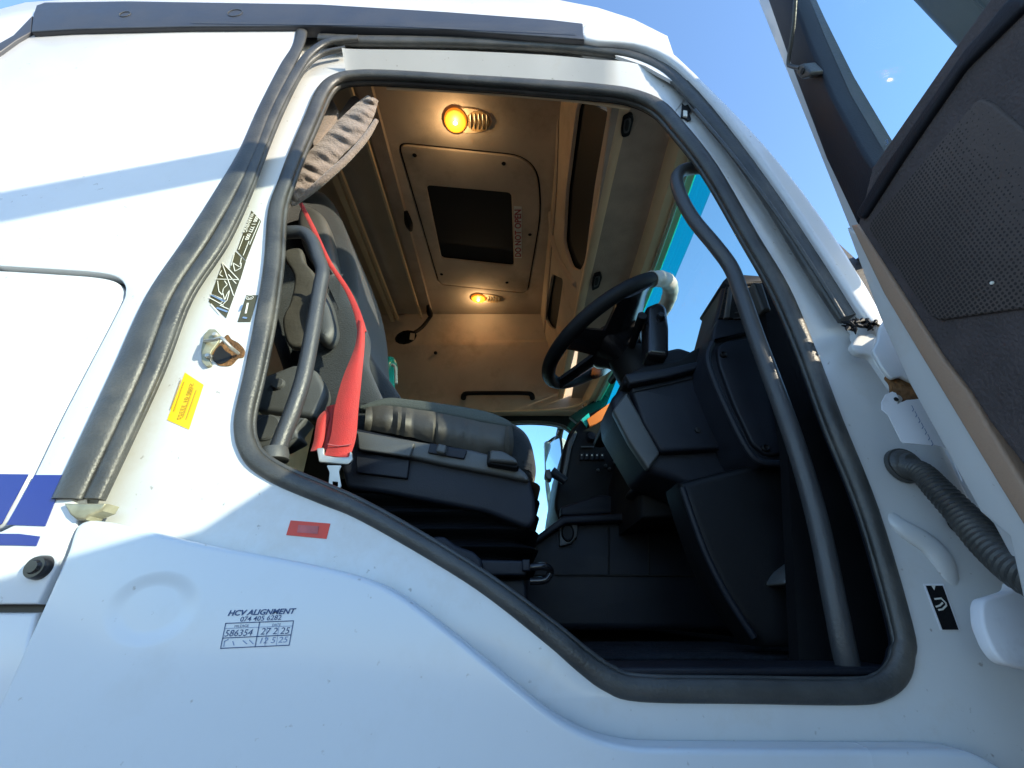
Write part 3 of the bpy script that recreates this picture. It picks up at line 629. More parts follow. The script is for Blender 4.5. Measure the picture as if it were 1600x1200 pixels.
# ---------------- steering wheel ----------------
def wheel():
    c = Vector((.325, 1.19, .815)); n = Vector((-.52, -.02, .854)).normalized(); u = Vector((0, 1, 0)); u = (u-n*u.dot(n)).normalized(); v = n.cross(u).normalized();  RR = .243
    # u = across the cab, v = towards the front or rear
    P = [c+(u*math.cos(a)+v*math.sin(a))*RR for a in [2*math.pi*k/64 for k in range(64)]]
    rim_ = tube('steering_wheel', P, .0225, M['darker'], cab, closed=True, sub=1, seg=16)
    # stitched near front arc of the rim, its sunlight painted as pale grey
    best = [k for k in range(64)]
    seg = []
    for k in range(64):
        d = P[k].y*cP+P[k].z*sP; x = 800+FPX*P[k].x/d
        if x > 1015: seg.append(k)
    seg.sort(key=lambda k: (P[k].y))
    ks = sorted([(k+32) % 64 for k in seg]); arc = [P[(k-32) % 64] for k in ks]
    rr = [.0236 if i % 2 else .0252 for i in range(len(arc)*1)]
    tube('sunlit_arc', arc, rr, M['wheel_sunlit'], rim_, sub=3)
    # hub with airbag cover and column side shroud
    rings = []
    for h, a, b in ((.03, .02, .02), (.026, .085, .08), (.0, .112, .10), (-.035, .10, .09), (-.06, .07, .065), (-.09, .055, .055)):
        rings.append([c-n*.02+n*h+u*math.cos(t)*a*(1+.12*math.cos(4*t)*-1)+v*math.sin(t)*b*(1+.12*math.cos(4*t)*-1) for t in [2*math.pi*k/32 for k in range(32)]])
    loft('hub', rings, M['gloss'], rim_)
    for sg in (-1, 1):
        for w_, off in ((.5, .55), (-.5, .45)):
            pass
        e = u*sg
        a = c+e*.07-n*.02; b = c+e*RR
        rows = []
        for k in range(9):
            t = k/8; p = a.lerp(b, t)+v*(-.02*t); wd = lerp(.078, .052, math.sin(t*math.pi/2)); wd = wd if t < .85 else wd+.02*(t-.85)/.15
            rows.append([p-v*wd-n*.0, p-v*wd*.5-n*.014, p-n*.018, p+v*wd*.5-n*.014, p+v*wd])
        sheet('spoke', rows, M['gloss'], rim_, .014)
    for ang in (52, 128):
        e = v*math.sin(R(ang))+u*math.cos(R(ang)); s2 = n.cross(e)
        if e.x > 0: e = e
        a = c+e*.06-n*.025; b = c+e*RR; rows = []
        for k in range(7):
            t = k/6; p = a.lerp(b, t); wd = lerp(.055, .040, math.sin(t*math.pi/2)); rows.append([p-s2*wd, p-n*.012, p+s2*wd])
        sheet('spoke', rows, M['gloss'], rim_, .012)
    # column
    tube('column_shroud', [c-n*.07, c-n*.14, c-n*.26, c-n*.40+Vector((.05, 0, 0))], [.058, .074, .085, .09], M['darker'], rim_, sub=4, seg=24)
    for k, (dx, dz) in enumerate(((-.16, .0), (.15, -.01))):
        tube('stalk', [c-n*.10, c-n*.09+u*dx*.6, c-n*.08+u*dx*1.3], [.012, .011, .013], M['darker'], rim_, sub=3)
    return rim_
wheel()
pxp('column_switch_pod', [(1010, 478), (1030, 470), (1042, 478), (1046, 510), (1046, 556), (1012, 552)], YF(1.0), .07, M['gloss'], cab, .012, r=.012, res=4)
lathe('pod_button', [(0, -.012), (.008, -.010), (.011, -.003), (.011, .004)], q(1032, 494, .995), (0, 1, 0), M['dark'], cab)
# ---------------- dashboard ----------------
def dash():
    d = pxp('dashboard', [(1040, 545), (1062, 540), (1085, 548), (1108, 560), (1126, 560), (1150, 640), (1190, 720), (1190, 800), (1080, 760), (1052, 748), (1012, 736), (960, 650), (956, 620), (982, 592)], YF(1.06), .20, M['dark'], cab, .02, r=.012, res=4)
    pxp('dash_body', [(1020, 612), (1100, 560), (1190, 600), (1190, 800), (1000, 812), (1000, 700)], YF(1.27), 1.0, M['darker'], d, .02)
    pxp('binnacle_hood', [(975, 586), (1000, 572), (1060, 560), (1112, 528), (1140, 470), (1160, 470), (1132, 560), (1104, 578), (1042, 592), (990, 603), (974, 600)], YF(1.02), .50, M['darker'], d, .012, r=.01, res=3)
    pxp('binnacle_lip', [(976, 584), (1040, 575), (1100, 562), (1104, 572), (1042, 589), (985, 600)], YF(1.005), .03, M['dark'], d, .006, r=.006)
    pxp('knee_panel', [(986, 604), (1042, 594), (1104, 578), (1118, 640), (1134, 700), (1034, 706), (1006, 660)], YF(1.03), .04, M['dark'], d, .008, r=.01)
    pxp('side_cheek', [(958, 640), (980, 612), (1012, 670), (1032, 708), (1014, 734), (984, 690)], YF(1.04), .03, M['grey'], d, .006, r=.008)
    lathe('screw_cap', [(0, -.004), (.007, -.003), (.007, .004)], q(1090, 672, 1.028), (0, 1, 0), M['black'], d, seg=12)
    tube('panel_seam', [q(986, 613, 1.028), q(1040, 601, 1.026), q(1118, 582, 1.026)], .0015, M['black'], d, sub=3, seg=6)
    pxp('lower_column_cover', [(1012, 738), (1036, 708), (1134, 702), (1200, 740), (1200, 800), (1100, 770), (1060, 752)], YF(1.08), .30, M['darker'], d, .02, r=.02)
    # side vent tower
    v = pxp('side_vent_tower', [(1132, 440), (1142, 430), (1192, 432), (1200, 470), (1230, 560), (1260, 640), (1268, 720), (1190, 728), (1168, 706), (1134, 640), (1108, 580), (1104, 556), (1112, 520)], YF(.93), .16, M['dark'], cab, .014, r=.012, res=4)
    pxp('tower_cap', [(1130, 438), (1142, 426), (1195, 430), (1200, 442), (1140, 446)], YF(.915), .18, M['dark'], v, .008, r=.006)
    pxp('tower_collar', [(1116, 510), (1122, 498), (1180, 500), (1196, 512), (1172, 520), (1112, 534)], YF(.918), .03, M['dark'], v, .006, r=.004)
    lid = pxp('fuse_lid', [(1120, 544), (1130, 534), (1190, 524), (1216, 560), (1240, 640), (1240, 706), (1200, 712), (1176, 694), (1146, 630), (1124, 570)], YF(.918), .03, M['dark'], v, .006, r=.012)
    tube('lid_rim', [q(x, y, .914) for x, y in ((1113, 536), (1106, 556), (1112, 584), (1136, 640), (1168, 702), (1192, 722), (1240, 724))], .0075, M['dark'], v, sub=5)
    for p in ((1130, 554), (1196, 700)):
        lathe('lid_screw', [(0, -.001), (.004, -.002), (.0065, -.005), (.0085, -.003), (.0085, .004)], q(p[0], p[1], .916), (0, 1, 0), M['darker'], lid, seg=16)
    g_ = pxp('vent_grille', [(1136, 444), (1180, 448), (1190, 498), (1124, 496)], YF(.922), .01, M['black'], v)
    pxp('vent_lever', [(1140, 446), (1146, 446), (1140, 496), (1132, 496)], YF(.905), .012, M['grey'], g_, .003)
    for k in range(6):
        tube('vent_fin', [q(1146+k*2, 498-k*9, .916), q(1186+k, 470-k*9+22, .916)], .0022, M['grey'], g_, sub=1, seg=6)
        tube('vent_fin', [q(1126+k*1.6, 490-k*8, .916), q(1138+k, 492-k*8, .916)], .0022, M['dark'], g_, sub=1, seg=6)
    pxp('pillar_speaker', [(1176, 440), (1192, 442), (1206, 484), (1192, 484)], YF(.86), .03, M['grey'], cab, .006, r=.005)
    pxp('pillar_base_lining', [(1190, 442), (1204, 440), (1262, 560), (1310, 660), (1420, 960), (1420, 1080), (1250, 1060), (1230, 700), (1200, 520)], YF(.87), .03, M['darker'], cab)
    # kick panel, its bright edge
    tube('kick_panel_edge', [q(x, y, .972) for x, y in ((1066, 762), (1084, 815), (1106, 872), (1138, 934), (1178, 996))], .007, M['dark'], cab, sub=5)
    pxp('kick_board', [(1062, 752), (1300, 690), (1420, 1010), (1196, 1012), (1160, 968), (1128, 918), (1102, 868), (1080, 808)], YF(.965), .12, M['darker'], cab, .02)
    for p, s2 in (((1262, 902), 1), ((1330, 900), .9)):
        a = YF(.90).px(p)
        f2 = YF(.90); L = [(a[0]-.052*s2, a[1]-.012), (a[0]-.03, a[1]+.012), (a[0]+.01, a[1]+.035), (a[0]+.03, a[1]+.02), (a[0]+.02, a[1]-.018)]
        pl = plate('pedal', rnd(L, .01), f2, .07, M['grey'], cab, .006)
        tube('pedal_arm', [f2.at(a[0], a[1], .035), f2.at(a[0]+.09, a[1]+.12, .035), f2.at(a[0]+.12, a[1]+.3, .035)], .009, M['darker'], pl, sub=3)
    # centre console seen under the wheel
    c = pxp('centre_dash', [(880, 700), (890, 672), (915, 648), (950, 630), (1040, 640), (1060, 760), (1000, 800), (960, 822), (878, 826), (866, 790)], YF(1.75), .60, M['darker'], cab, .02, r=.02)
    pxp('dash_panel_edge', [(878, 745), (888, 690), (899, 672), (902, 676), (893, 700), (884, 750)], YF(1.735), .02, M['grey'], c, .004)
    lathe('dash_knob', [(0, -.02), (.016, -.018), (.02, -.004), (.022, .004)], q(924, 683, 1.74), (0, 1, 0), M['dark'], c)
    pxp('display_bezel', [(946, 672), (972, 668), (980, 690), (952, 692)], YF(1.74), .02, M['dark'], c, .004)
    pxp('dash_trim_line', [(908, 697), (928, 697), (928, 699), (908, 699)], YF(1.735), .01, M['grey'], c)
    pxp('key_handle', [(980, 716), (990, 706), (994, 710), (984, 718)], YF(1.6), .02, M['labp'], c, .003)
    for p in ((946, 728), (952, 733), (960, 722), (934, 735)):
        lathe('dash_button', [(0, -.012), (.006, -.01), (.007, .002)], q(p[0], p[1], 1.74), (0, 1, 0), M['grey'], c, seg=10)
    for k in range(5):
        pxp('dash_switch', [(906+k*8, 708), (912+k*8, 708), (912+k*8, 718), (906+k*8, 718)], YF(1.735), .02, M['dark'], c, .003)
        pxp('switch_symbol', [(908+k*8, 710), (910+k*8, 710), (910+k*8, 712), (908+k*8, 712)], YF(1.733), .002, M['labp'], c)
    rd = pxp('centre_shelf', [(876, 792), (940, 772), (990, 780), (992, 800), (900, 806), (876, 806)], YF(1.70), .30, M['dark'], cab, .01, r=.01)
    lev = tube('gear_lever', [q(884, 752, 1.62), q(872, 744, 1.62), q(862, 737, 1.62)], [.017, .017, .022], M['dark'], cab, sub=4)
    pxp('lever_knob', [(852, 734), (860, 732), (863, 748), (858, 750), (851, 744)], YF(1.60), .05, M['grey'], lev, .006, r=.006)
    # engine tunnel
    t = pxp('engine_tunnel', [(818, 850), (880, 812), (1100, 812), (1160, 900), (1160, 985), (816, 985)], YF(1.55), 1.2, M['dark'], cab, .02, r=.02)
    pxp('tunnel_ledge', [(818, 852), (880, 806), (1010, 800), (1010, 812), (884, 818), (818, 862)], YF(1.50), .06, M['dark'], t, .008)
    for x in (951, 1014):
        tube('tunnel_seam', [q(x, 822, 1.545), q(x, 898, 1.545)], .003, M['black'], t, sub=1, seg=6)
    tube('tunnel_seam', [q(816, 898, 1.545), q(1120, 900, 1.545)], .003, M['black'], t, sub=1, seg=6)
    s_ = pxp('socket_plate', [(874, 817), (904, 811), (902, 838), (892, 850), (874, 854)], YF(1.53), .03, M['grey'], t, .004, r=.006)
    lathe('socket', [(0, .0), (.022, -.001), (.027, -.006), (.030, 0), (.030, .01)], q(887, 832, 1.528), (0, 1, 0), M['black'], s_, sx=.75)
dash()
for k in range(9):
    tube('mat_rib', [(-.30, 1.0+k*.055, -.079), (.62, 1.0+k*.055, -.079)], .006, M['floor'], cab, sub=1, seg=8)
# scuff plate on the sill
sp = lbox('sill_scuff_plate', (-.18, .765, -.083), (.58, .87, -.072), M['dark'])
# card tucked at the far corner of the windscreen
pxp('far_pillar_trim', [(902, 660), (935, 640), (952, 622), (944, 616), (905, 640), (890, 650)], YF(2.9), .05, M['darker'], cab, .005)

# ---- jamb hardware: striker, labels, stamp, sensor ----
JF = YF(.742)
st = pxp('door_striker', [(314, 548), (318, 524), (326, 514), (336, 514), (343, 522), (341, 534), (330, 548), (326, 560), (330, 570), (322, 573), (315, 565)], JF, .006, M['olive'], cab, .001, t0=-.007, r=.003)
for p in ((337, 524), (326, 557)):
    lathe('bolt', [(0, -.006), (.004, -.006), (.0055, -.003), (.0055, .002)], q(p[0], p[1], .734), (0, 1, 0), M['steel'], st, seg=12)
tube('striker_loop', [q(320, 533, .733), q(334, 531, .705), q(346, 528, .700), q(352, 534, .700), q(362, 544, .712), q(372, 552, .735)], .0035, M['steel'], st, sub=4)
pxp('rust_stain', [(350, 527), (356, 523), (362, 530), (373, 536), (382, 547), (380, 558), (372, 560), (362, 570), (352, 572), (340, 570), (334, 560), (332, 550), (338, 540), (346, 534)], JF, .001, M['rust'], cab, t0=-.0015, curve=True)
pxp('striker_hole', [(338, 545), (345, 540), (352, 548), (362, 556), (352, 566), (340, 568), (332, 560)], JF, .001, M['black'], cab, t0=-.003, curve=True)
yl = pxp('yellow_label', [(289, 582), (318, 601), (295, 671), (261, 656)], JF, .0008, M['yellow'], cab, t0=-.001)
def along(pa, pb, fr): a, b = Vector(fr.px(pa)), Vector(fr.px(pb)); return a, b, math.degrees(math.atan2((b-a).y, (b-a).x)), (b-a).length
ptxt('Z080 01 33355', JF, (302, 599), (281, 656), 6, M['yprint'], yl, off=.0004, t0=-.0024)
strokes('fine_print', [[(284+i*6, 594+i*4), (268+i*6, 640+i*4)] for i in (0, .8, 3.2, 4)], JF, .0016, M['yprint'], yl, t0=-.0024)
rdl = pxp('red_label', [(454, 813), (516, 818), (510, 842), (447, 836)], JF, .0008, M['redlab'], cab, t0=-.001)
pxp('print_block', [(466, 820), (498, 822), (496, 834), (464, 832)], JF, .0005, M['redlab2'], rdl, t0=-.0018)
# tall warning label
wl = pxp('warning_label', [(393, 329), (408, 345), (384, 407), (370, 391)], JF, .0008, M['lab'], cab, t0=-.001)
pxp('warning_label', [(368, 393), (384, 408), (375, 438), (359, 420)], JF, .0008, M['lab'], wl, t0=-.001)
wm = pxp('warning_label', [(348, 410), (374, 439), (353, 497), (326, 471)], JF, .0008, M['lab'], cab, t0=-.001)
ws = pxp('warning_label', [(385, 461), (403, 461), (391, 503), (371, 503)], JF, .0008, M['lab'], cab, t0=-.001)
t0 = -.0024
ptxt('WARNING', JF, (396, 334), (383, 364), 5, M['labp'], wl, t0=t0, off=.0008)
ptxt('000 1 777 000', JF, (403, 339), (386, 376), 5, M['labp'], wl, t0=t0, off=.0012)
strokes('label_print', [[(407, 346), (391, 383)], [(382, 370), (374, 391)], [(390, 378), (381, 400)], [(375, 418), (365, 412), (368, 425), (377, 420), (378, 412)], [(367, 398), (362, 416)], [(378, 404), (376, 414)]], JF, .0018, M['labp'], wl, t0=t0)
strokes('pictogram', [[(348, 412), (366, 463)], [(373, 438), (338, 437)], [(348, 411), (374, 438)], [(347, 424), (344, 430), (349, 433)], [(341, 440), (343, 456), (348, 462), (350, 452), (356, 446), (352, 440)], [(358, 430), (366, 440), (370, 444)], [(330, 460), (348, 468)], [(328, 466), (350, 478)], [(345, 478), (358, 484)], [(352, 470), (356, 460), (360, 454), (356, 470), (350, 476)], [(331, 476), (345, 492)], [(349, 458), (352, 470), (346, 474)]], JF, .0018, M['labp'], wm, t0=t0)
strokes('pictogram', [[(332, 462), (352, 472)], [(340, 482), (356, 488)]], JF, .004, M['inkl'], wm, t0=t0)
cc = JF.px((391, 466)); strokes('emblem', [[(cc[0]+math.cos(k*.524)*.008, cc[1]+math.sin(k*.524)*.0055) for k in range(13)], [(cc[0]-.004, cc[1]), (cc[0], cc[1]-.003), (cc[0]+.004, cc[1])]], JF, .0014, M['labp'], ws, t0=t0, px=False)
strokes('label_print', [[(388, 475), (385, 490)]], JF, .004, M['labp'], ws, t0=t0)
strokes('label_print', [[(379, 478), (376, 486)], [(381, 497), (386, 498)]], JF, .004, M['inkl'], ws, t0=t0)
# alignment stamp on the step panel
FF = YF(.695)
dc = ptxt('HCV ALIGNMENT', FF, (357, 958), (463, 954.5), 8, M['ink'], cab, shear=.25, off=.0015, t0=-.0008, name='alignment_stamp')
dc['label'] = 'dark blue alignment stamp with mileage and date table'
ptxt('074 405 6282', FF, (376, 967.5), (440, 964.5), 7, M['ink'], dc, shear=.1, off=.0003, t0=-.0008)
strokes('stamp_table', [[(353, 974), (459, 970)], [(459, 970), (452, 1008)], [(452, 1008), (345, 1013)], [(345, 1013), (353, 974)], [(406, 972), (399, 1010)], [(348, 997), (455, 992)]], FF, .0011, M['ink'], dc, t0=-.0008)
strokes('stamp_table', [[(351, 982), (457, 978)], [(418, 980), (414, 1009)], [(436, 979), (432, 1008)]], FF, .0006, M['inkl'], dc, t0=-.0007)
ptxt('MILEAGE', FF, (367, 978.5), (389, 977.5), 3.4, M['ink'], dc, t0=-.0008)
ptxt('DATE', FF, (426, 976.5), (439, 976), 3.4, M['ink'], dc, t0=-.0008)
ptxt('586354', FF, (352, 989.5), (395, 988), 9, M['ink'], dc, t0=-.0008, shear=.15)
ptxt('27 2 25', FF, (408, 986.5), (453, 985), 9, M['ink'], dc, t0=-.0008, shear=.15)
strokes('faded_writing', [[(350, 1010), (351, 1002), (357, 999)], [(364, 1002), (366, 1008)], [(380, 1001), (386, 1006)], [(390, 1000), (396, 1006)]], FF, .0011, M['inkl'], dc, t0=-.0007)
ptxt('12 5 25', FF, (407, 1001), (450, 999), 8, M['inkl'], dc, t0=-.0007, shear=.15)
# sticker on the hinge pillar
hs = pxp('pillar_sticker', [(1443, 912), (1474, 912), (1500, 985), (1470, 985)], JF, .0008, M['paper'], cab, t0=-.001)
pxp('sticker_field', [(1447, 915), (1473, 915), (1498, 984), (1473, 984)], JF, .0006, M['darker'], hs, t0=-.002)
pxp('sticker_mark', [(1455, 914), (1462, 914), (1460, 922)], JF, .0005, M['labp'], hs, t0=-.003)
strokes('sticker_mark', [[(1458, 936), (1468, 935), (1475, 942), (1476, 946), (1470, 952), (1464, 953)], [(1470, 942), (1466, 946), (1460, 948)]], JF, .0024, M['labp'], hs, t0=-.003)
# clip on the A-pillar jamb
ck = pxp('trim_clip', [(1066, 161), (1070, 165), (1075, 163), (1080, 172), (1077, 176), (1080, 186), (1075, 188), (1070, 184), (1064, 182), (1065, 172)], JF, .004, M['black'], cab, t0=-.006)
pxp('clip_centre', [(1068, 172), (1074, 173), (1074, 182), (1068, 181)], JF, .004, M['labp'], ck, t0=-.010)

# ================= hinge pillar hardware =================
hb = lathe('upper_hinge', [(0, -.030), (.008, -.030), (.010, -.026), (.014, -.026), (.016, -.018), (.026, -.014), (.028, .0)], q(1350, 532, .735), (-.25, 1, 0), M['jamb'], cab)
pxp('hinge_leaf', [(1330, 540), (1340, 524), (1370, 518), (1410, 530), (1420, 600), (1400, 612), (1378, 580), (1362, 556), (1340, 552)], YF(.70), .015, M['jamb'], cab, .004, r=.01)
gr = lathe('wiring_grommet', [(0, -.020), (.014, -.020), (.018, -.012), (.023, -.010), (.027, -.004), (.030, -.004), (.031, .004)], q(1413, 727, .735), (0, 1, 0), M['rubber'], cab)
pts = cr([q(1418, 730, .725), q(1440, 738, .695), q(1466, 765, .675), q(1505, 806, .65), q(1545, 850, .62), q(1600, 895, .58), q(1670, 930, .54)], 18, False)
bm = bmesh.new(); sweep(bm, pts, [.0150+.0105*min(i/(len(pts)-1)*1.0, 1)+(.0011 if i % 3 < 1 else -.0008) for i in range(len(pts))], False, 18)
link('wiring_boot', bm, M['rubber'], gr, 25)
lathe('rubber_plug', [(0, -.01), (.012, -.009), (.016, -.003), (.017, .004)], q(1500, 818, .735), (0, 1, 0), M['darker'], cab)
# raised pressing on the hinge pillar
tube('pillar_pressing', [q(1384, 800, .75), q(1410, 825, .742), q(1450, 850, .74), q(1474, 880, .742), q(1490, 930, .752)], [.012, .016, .018, .018, .01], M['jamb'], cab, sub=6, squash=((0, 1, 0), .55))
pxtube('pillar_pressing', [(1318, 560, 10), (1352, 640, 14), (1380, 720, 14), (1384, 790, 10)], .752, M['jamb'], cab, squash=((0, 1, 0), .5))

# ================= the open door =================
eD = Vector((-.109, -.994, 0)); nD = Vector((.994, -.109, 0))
D = Fr((.57, .50, 0), eD, (0, 0, 1), nD)
def dL(pts, t=0): f = Fr(D.at(0, 0, t), D.ea, D.eb, D.n); return f.L(pts)
outer = dL([(1181, -6), (1330, 366)], .045)
zt = 1.52
shell = [(-.015, .36), (-.02, .43), outer[1], outer[0], (.10, zt-.10), (.17, zt-.03), (.26, zt), (1.22, zt+.02), (1.32, zt-.04), (1.38, zt-.2), (1.40, .5), (1.40, -.2), (1.25, -.45), (.05, -.45), (-.06, -.30), (-.08, -.05), (-.085, .12)]
def Dt(t): return Fr(D.at(0, 0, t), D.ea, D.eb, D.n)
wn = [(.025, .58), (.040, .86), (.062, 1.10), (.112, 1.28), (.24, 1.37), (.34, 1.41), (1.18, 1.42), (1.25, 1.38), (1.27, 1.2), (1.27, .62), (1.24, .56), (.95, .50), (.45, .48), (.36, .55), (.29, .592)]
door = plate('driver_door', [rnd(shell, .01), wn], D, .028, M['white'], cab, .005, t0=.045, res=3, label='driver door swung wide open, dark cloth trim inside')
plate('hinge_sun_blocker', rnd([(-.245, -.75), (.05, -.75), (.05, .50), (-.15, .50), (-.245, .38)], .02), D, .02, M['white'], door, .005, t0=.165)  # plate added to block sun through the gap beside the hinge
plate('door_skin', rnd([(-.05, -.75), (1.40, -.75), (1.40, .52), (.9, .47), (.35, .47), (.1, .50), (-.02, .46), (-.05, .40)], .02), D, .10, M['white'], door, .01, t0=.075, res=3)
# inner painted flange between hinge and tan trim
fl_px = [(1330, 366), (1380, 492), (1600, 948), (1640, 1000), (1700, 1020), (1700, 960), (1604, 838), (1470, 590), (1395, 462), (1345, 368)]
pxp('inner_flange', [(1322, 356), (1345, 368), (1392, 462), (1440, 540), (1490, 620), (1604, 820), (1760, 1120), (1740, 1220), (1600, 950), (1575, 838), (1530, 800), (1420, 600), (1374, 497)], D, .05, M['jamb'], door, .004, t0=.012)
# flange pressing with the hinge cut-outs, painted white
bp = pxp('hinge_cover', [(1374, 512), (1386, 494), (1394, 490), (1478, 600), (1452, 605), (1430, 598), (1408, 588), (1396, 592), (1388, 586), (1378, 572), (1364, 548), (1372, 530)], YF(.64), .008, M['jamb'], door, .003, r=.004)
pxp('rusty_opening', [(1385, 588), (1400, 580), (1420, 590), (1434, 600), (1440, 622), (1420, 626), (1396, 620), (1392, 600)], YF(.648), .006, M['rust'], door, .001, curve=True)
pxp('cream_strip', [(1434, 600), (1450, 602), (1460, 614), (1502, 690), (1530, 750), (1520, 752), (1500, 715), (1472, 670), (1446, 625)], YF(.61), .006, M['cream'], door, .002)
lathe('flange_bolt', [(0, -.006), (.006, -.005), (.007, .003)], q(1400, 624, .622), (0, 1, 0), M['steel'], door, seg=12)
# lower hinge bracket
lh = pxp('lower_hinge', [(1534, 948), (1538, 936), (1560, 930), (1584, 922), (1586, 908), (1600, 918), (1660, 960), (1680, 1060), (1600, 1046), (1570, 1038), (1552, 1016), (1536, 978)], YF(.66), .02, M['paper'], door, .004, r=.008)
# brown/tan trim band and the cloth covered trim
tanb = [(1328, 352), (1380, 460), (1425, 535), (1470, 610), (1560, 760), (1604, 832), (1680, 960), (1720, 960), (1542, 664), (1512, 612), (1472, 560), (1400, 446), (1340, 350)]
pxp('tan_trim', tanb, D, .03, M['tan'], door, .004)
clo = dL([(1338, 352), (1398, 444), (1470, 557), (1512, 612), (1542, 660), (1600, 735), (1700, 880)], -.012)
zs = [(p[0], p[1]) for p in clo] + [(.16, -.38), (1.22, -.38), (1.30, .0), (1.30, .57), (.95, .515), (.47, .495), (.38, .56), (.30, .60), (.24, .603), (.075, .603)]
tp = plate('trim_panel', zs, D, .05, M['cloth'], door, .008, t0=-.012, res=3)
pxp('window_sill_trim', [(1372, 272), (1508, 72), (1530, 50), (1575, -6), (1600, -6), (1600, 10), (1500, 110), (1405, 250), (1345, 345), (1335, 335)], D, .012, M['dark'], tp, .004, t0=-.02, r=.01)
pxp('perforated_cloth', [(1528, 152), (1548, 162), (1600, 205), (1700, 300), (1700, 480), (1600, 482), (1460, 502), (1440, 478), (1400, 420), (1352, 352), (1400, 300)], D, .012, M['mesh'], tp, .003, t0=-.0165, r=.02)
lathe('trim_pin', [(0, -.002), (.0018, -.0015), (.002, .002)], Dt(-.0165).p3((1551, 442)), tuple(nD), M['labp'], tp, seg=10)
# window frame trim (dark) and glass
fo = dL([(1196, -8), (1230, 90), (1290, 250), (1338, 352), (1372, 272), (1350, 240), (1300, 150), (1262, 60), (1236, -8)], .012)
inn = dL([(1196, -8)], .012)[0]; gi = dL([(1236, -8)], .012)[0]
frame_tr = [fo[0], fo[1], fo[2], fo[3], fo[4], fo[5], fo[6], fo[7], fo[8], (gi[0]+.04, 1.27), (.25, 1.385), (.35, 1.425), (1.17, 1.43), (1.25, 1.40), (1.275, 1.2), (1.275, .57), (1.34, .57), (1.34, 1.3), (1.30, 1.44), (1.2, 1.49), (.27, 1.49), (.16, 1.43), (inn[0]+.04, 1.36)]
plate('window_frame_trim', frame_tr, D, .035, M['dark'], door, .006, t0=.012)
gs = dL([(1222, -8), (1246, 52), (1290, 146), (1340, 234), (1368, 278), (1378, 262), (1350, 214), (1300, 124), (1258, 34), (1240, -8)], .03)
plate('glass_channel', gs, D, .03, M['rubber'], door, .003, t0=.04)
plate('door_glass', inset(wn, -.012), D, .004, M['glass'], door, t0=.058)
rb = tube('belt_rod', [Dt(-.01).p3(p) for p in ((1244, -30), (1240, 40), (1232, 94), (1235, 103), (1250, 106))], .0036, M['rubber'], door, sub=4, label='thin black rod along the window frame')
br = pxp('rod_bracket', [(1243, 104), (1254, 99), (1266, 112), (1264, 120), (1252, 124), (1244, 116)], D, .024, M['rubber'], door, .003, t0=-.012, r=.004)
lathe('bracket_hole', [(0, -.001), (.0055, -.001), (.006, .002)], Dt(-.013).p3((1254, 111)), tuple(nD), M['black'], br, seg=14)
ptxt('3', Dt(.054), (1383, 224), (1388, 220), 8, M['inkl'], door, t0=0)
strokes('glass_marking', [[(1394, 222), (1398, 232)], [(1404, 228), (1392, 244)]], Dt(.054), .002, M['inkl'], door, t0=0)

# ================= mirrors =================
def mirror(px_pts, x, nm, m):
    f = XF(x); return f
mr = plate('mirror_housing', rnd([(-.47, .70), (-.17, .70), (-.15, .9), (-.15, 1.45), (-.2, 1.52), (-.42, 1.52), (-.47, 1.45)], .03), XF(.93), .12, M['grey'], cab, .02, res=4)
tube('mirror_seam', [(.929, .40, .72), (.929, .40, 1.5)], .003, M['rubber'], mr, sub=1, seg=6)
tube('mirror_arm', [(.97, .45, .8), (.95, .6, .78), (.84, .78, .74)], .018, M['darker'], mr, sub=4)
FM = YF(3.42)
mh = pxp('passenger_mirror', [(850, 690), (872, 682), (884, 686), (896, 700), (905, 715), (900, 760), (880, 800), (858, 806), (852, 760)], YF(3.46), .05, M['white'], cab, .012, r=.02, res=3)
GM = Fr(q(868, 730, 3.36), (.63, -.77, 0), (.12, .12, 1), (.76, .63, -.17)); GM.eb = GM.n.cross(GM.ea).normalized(); GM.eb = GM.eb if GM.eb.z > 0 else -GM.eb; GM.ea = GM.eb.cross(GM.n).normalized()
pxp('mirror_glass', [(851, 700), (856, 692), (874, 684), (884, 752), (888, 778), (862, 778), (853, 730)], GM, .01, M['mirr'], mh, .003, r=.01)
tube('glass_rim', [GM.p3((x, y), -.004) for x, y in ((851, 700), (857, 691), (875, 683), (880, 720), (887, 768))], .009, M['darker'], mh, sub=4)
tube('mirror_bracket', [q(872, 690, 3.46), q(876, 670, 3.40), q(885, 650, 3.25)], .03, M['darker'], mh, sub=3)
lathe('blind_spot_mirror', [(0, -.03), (.05, -.028), (.06, 0), (.05, .03)], q(868, 776, 3.44), (0, 1, .1), M['cream'], mh)

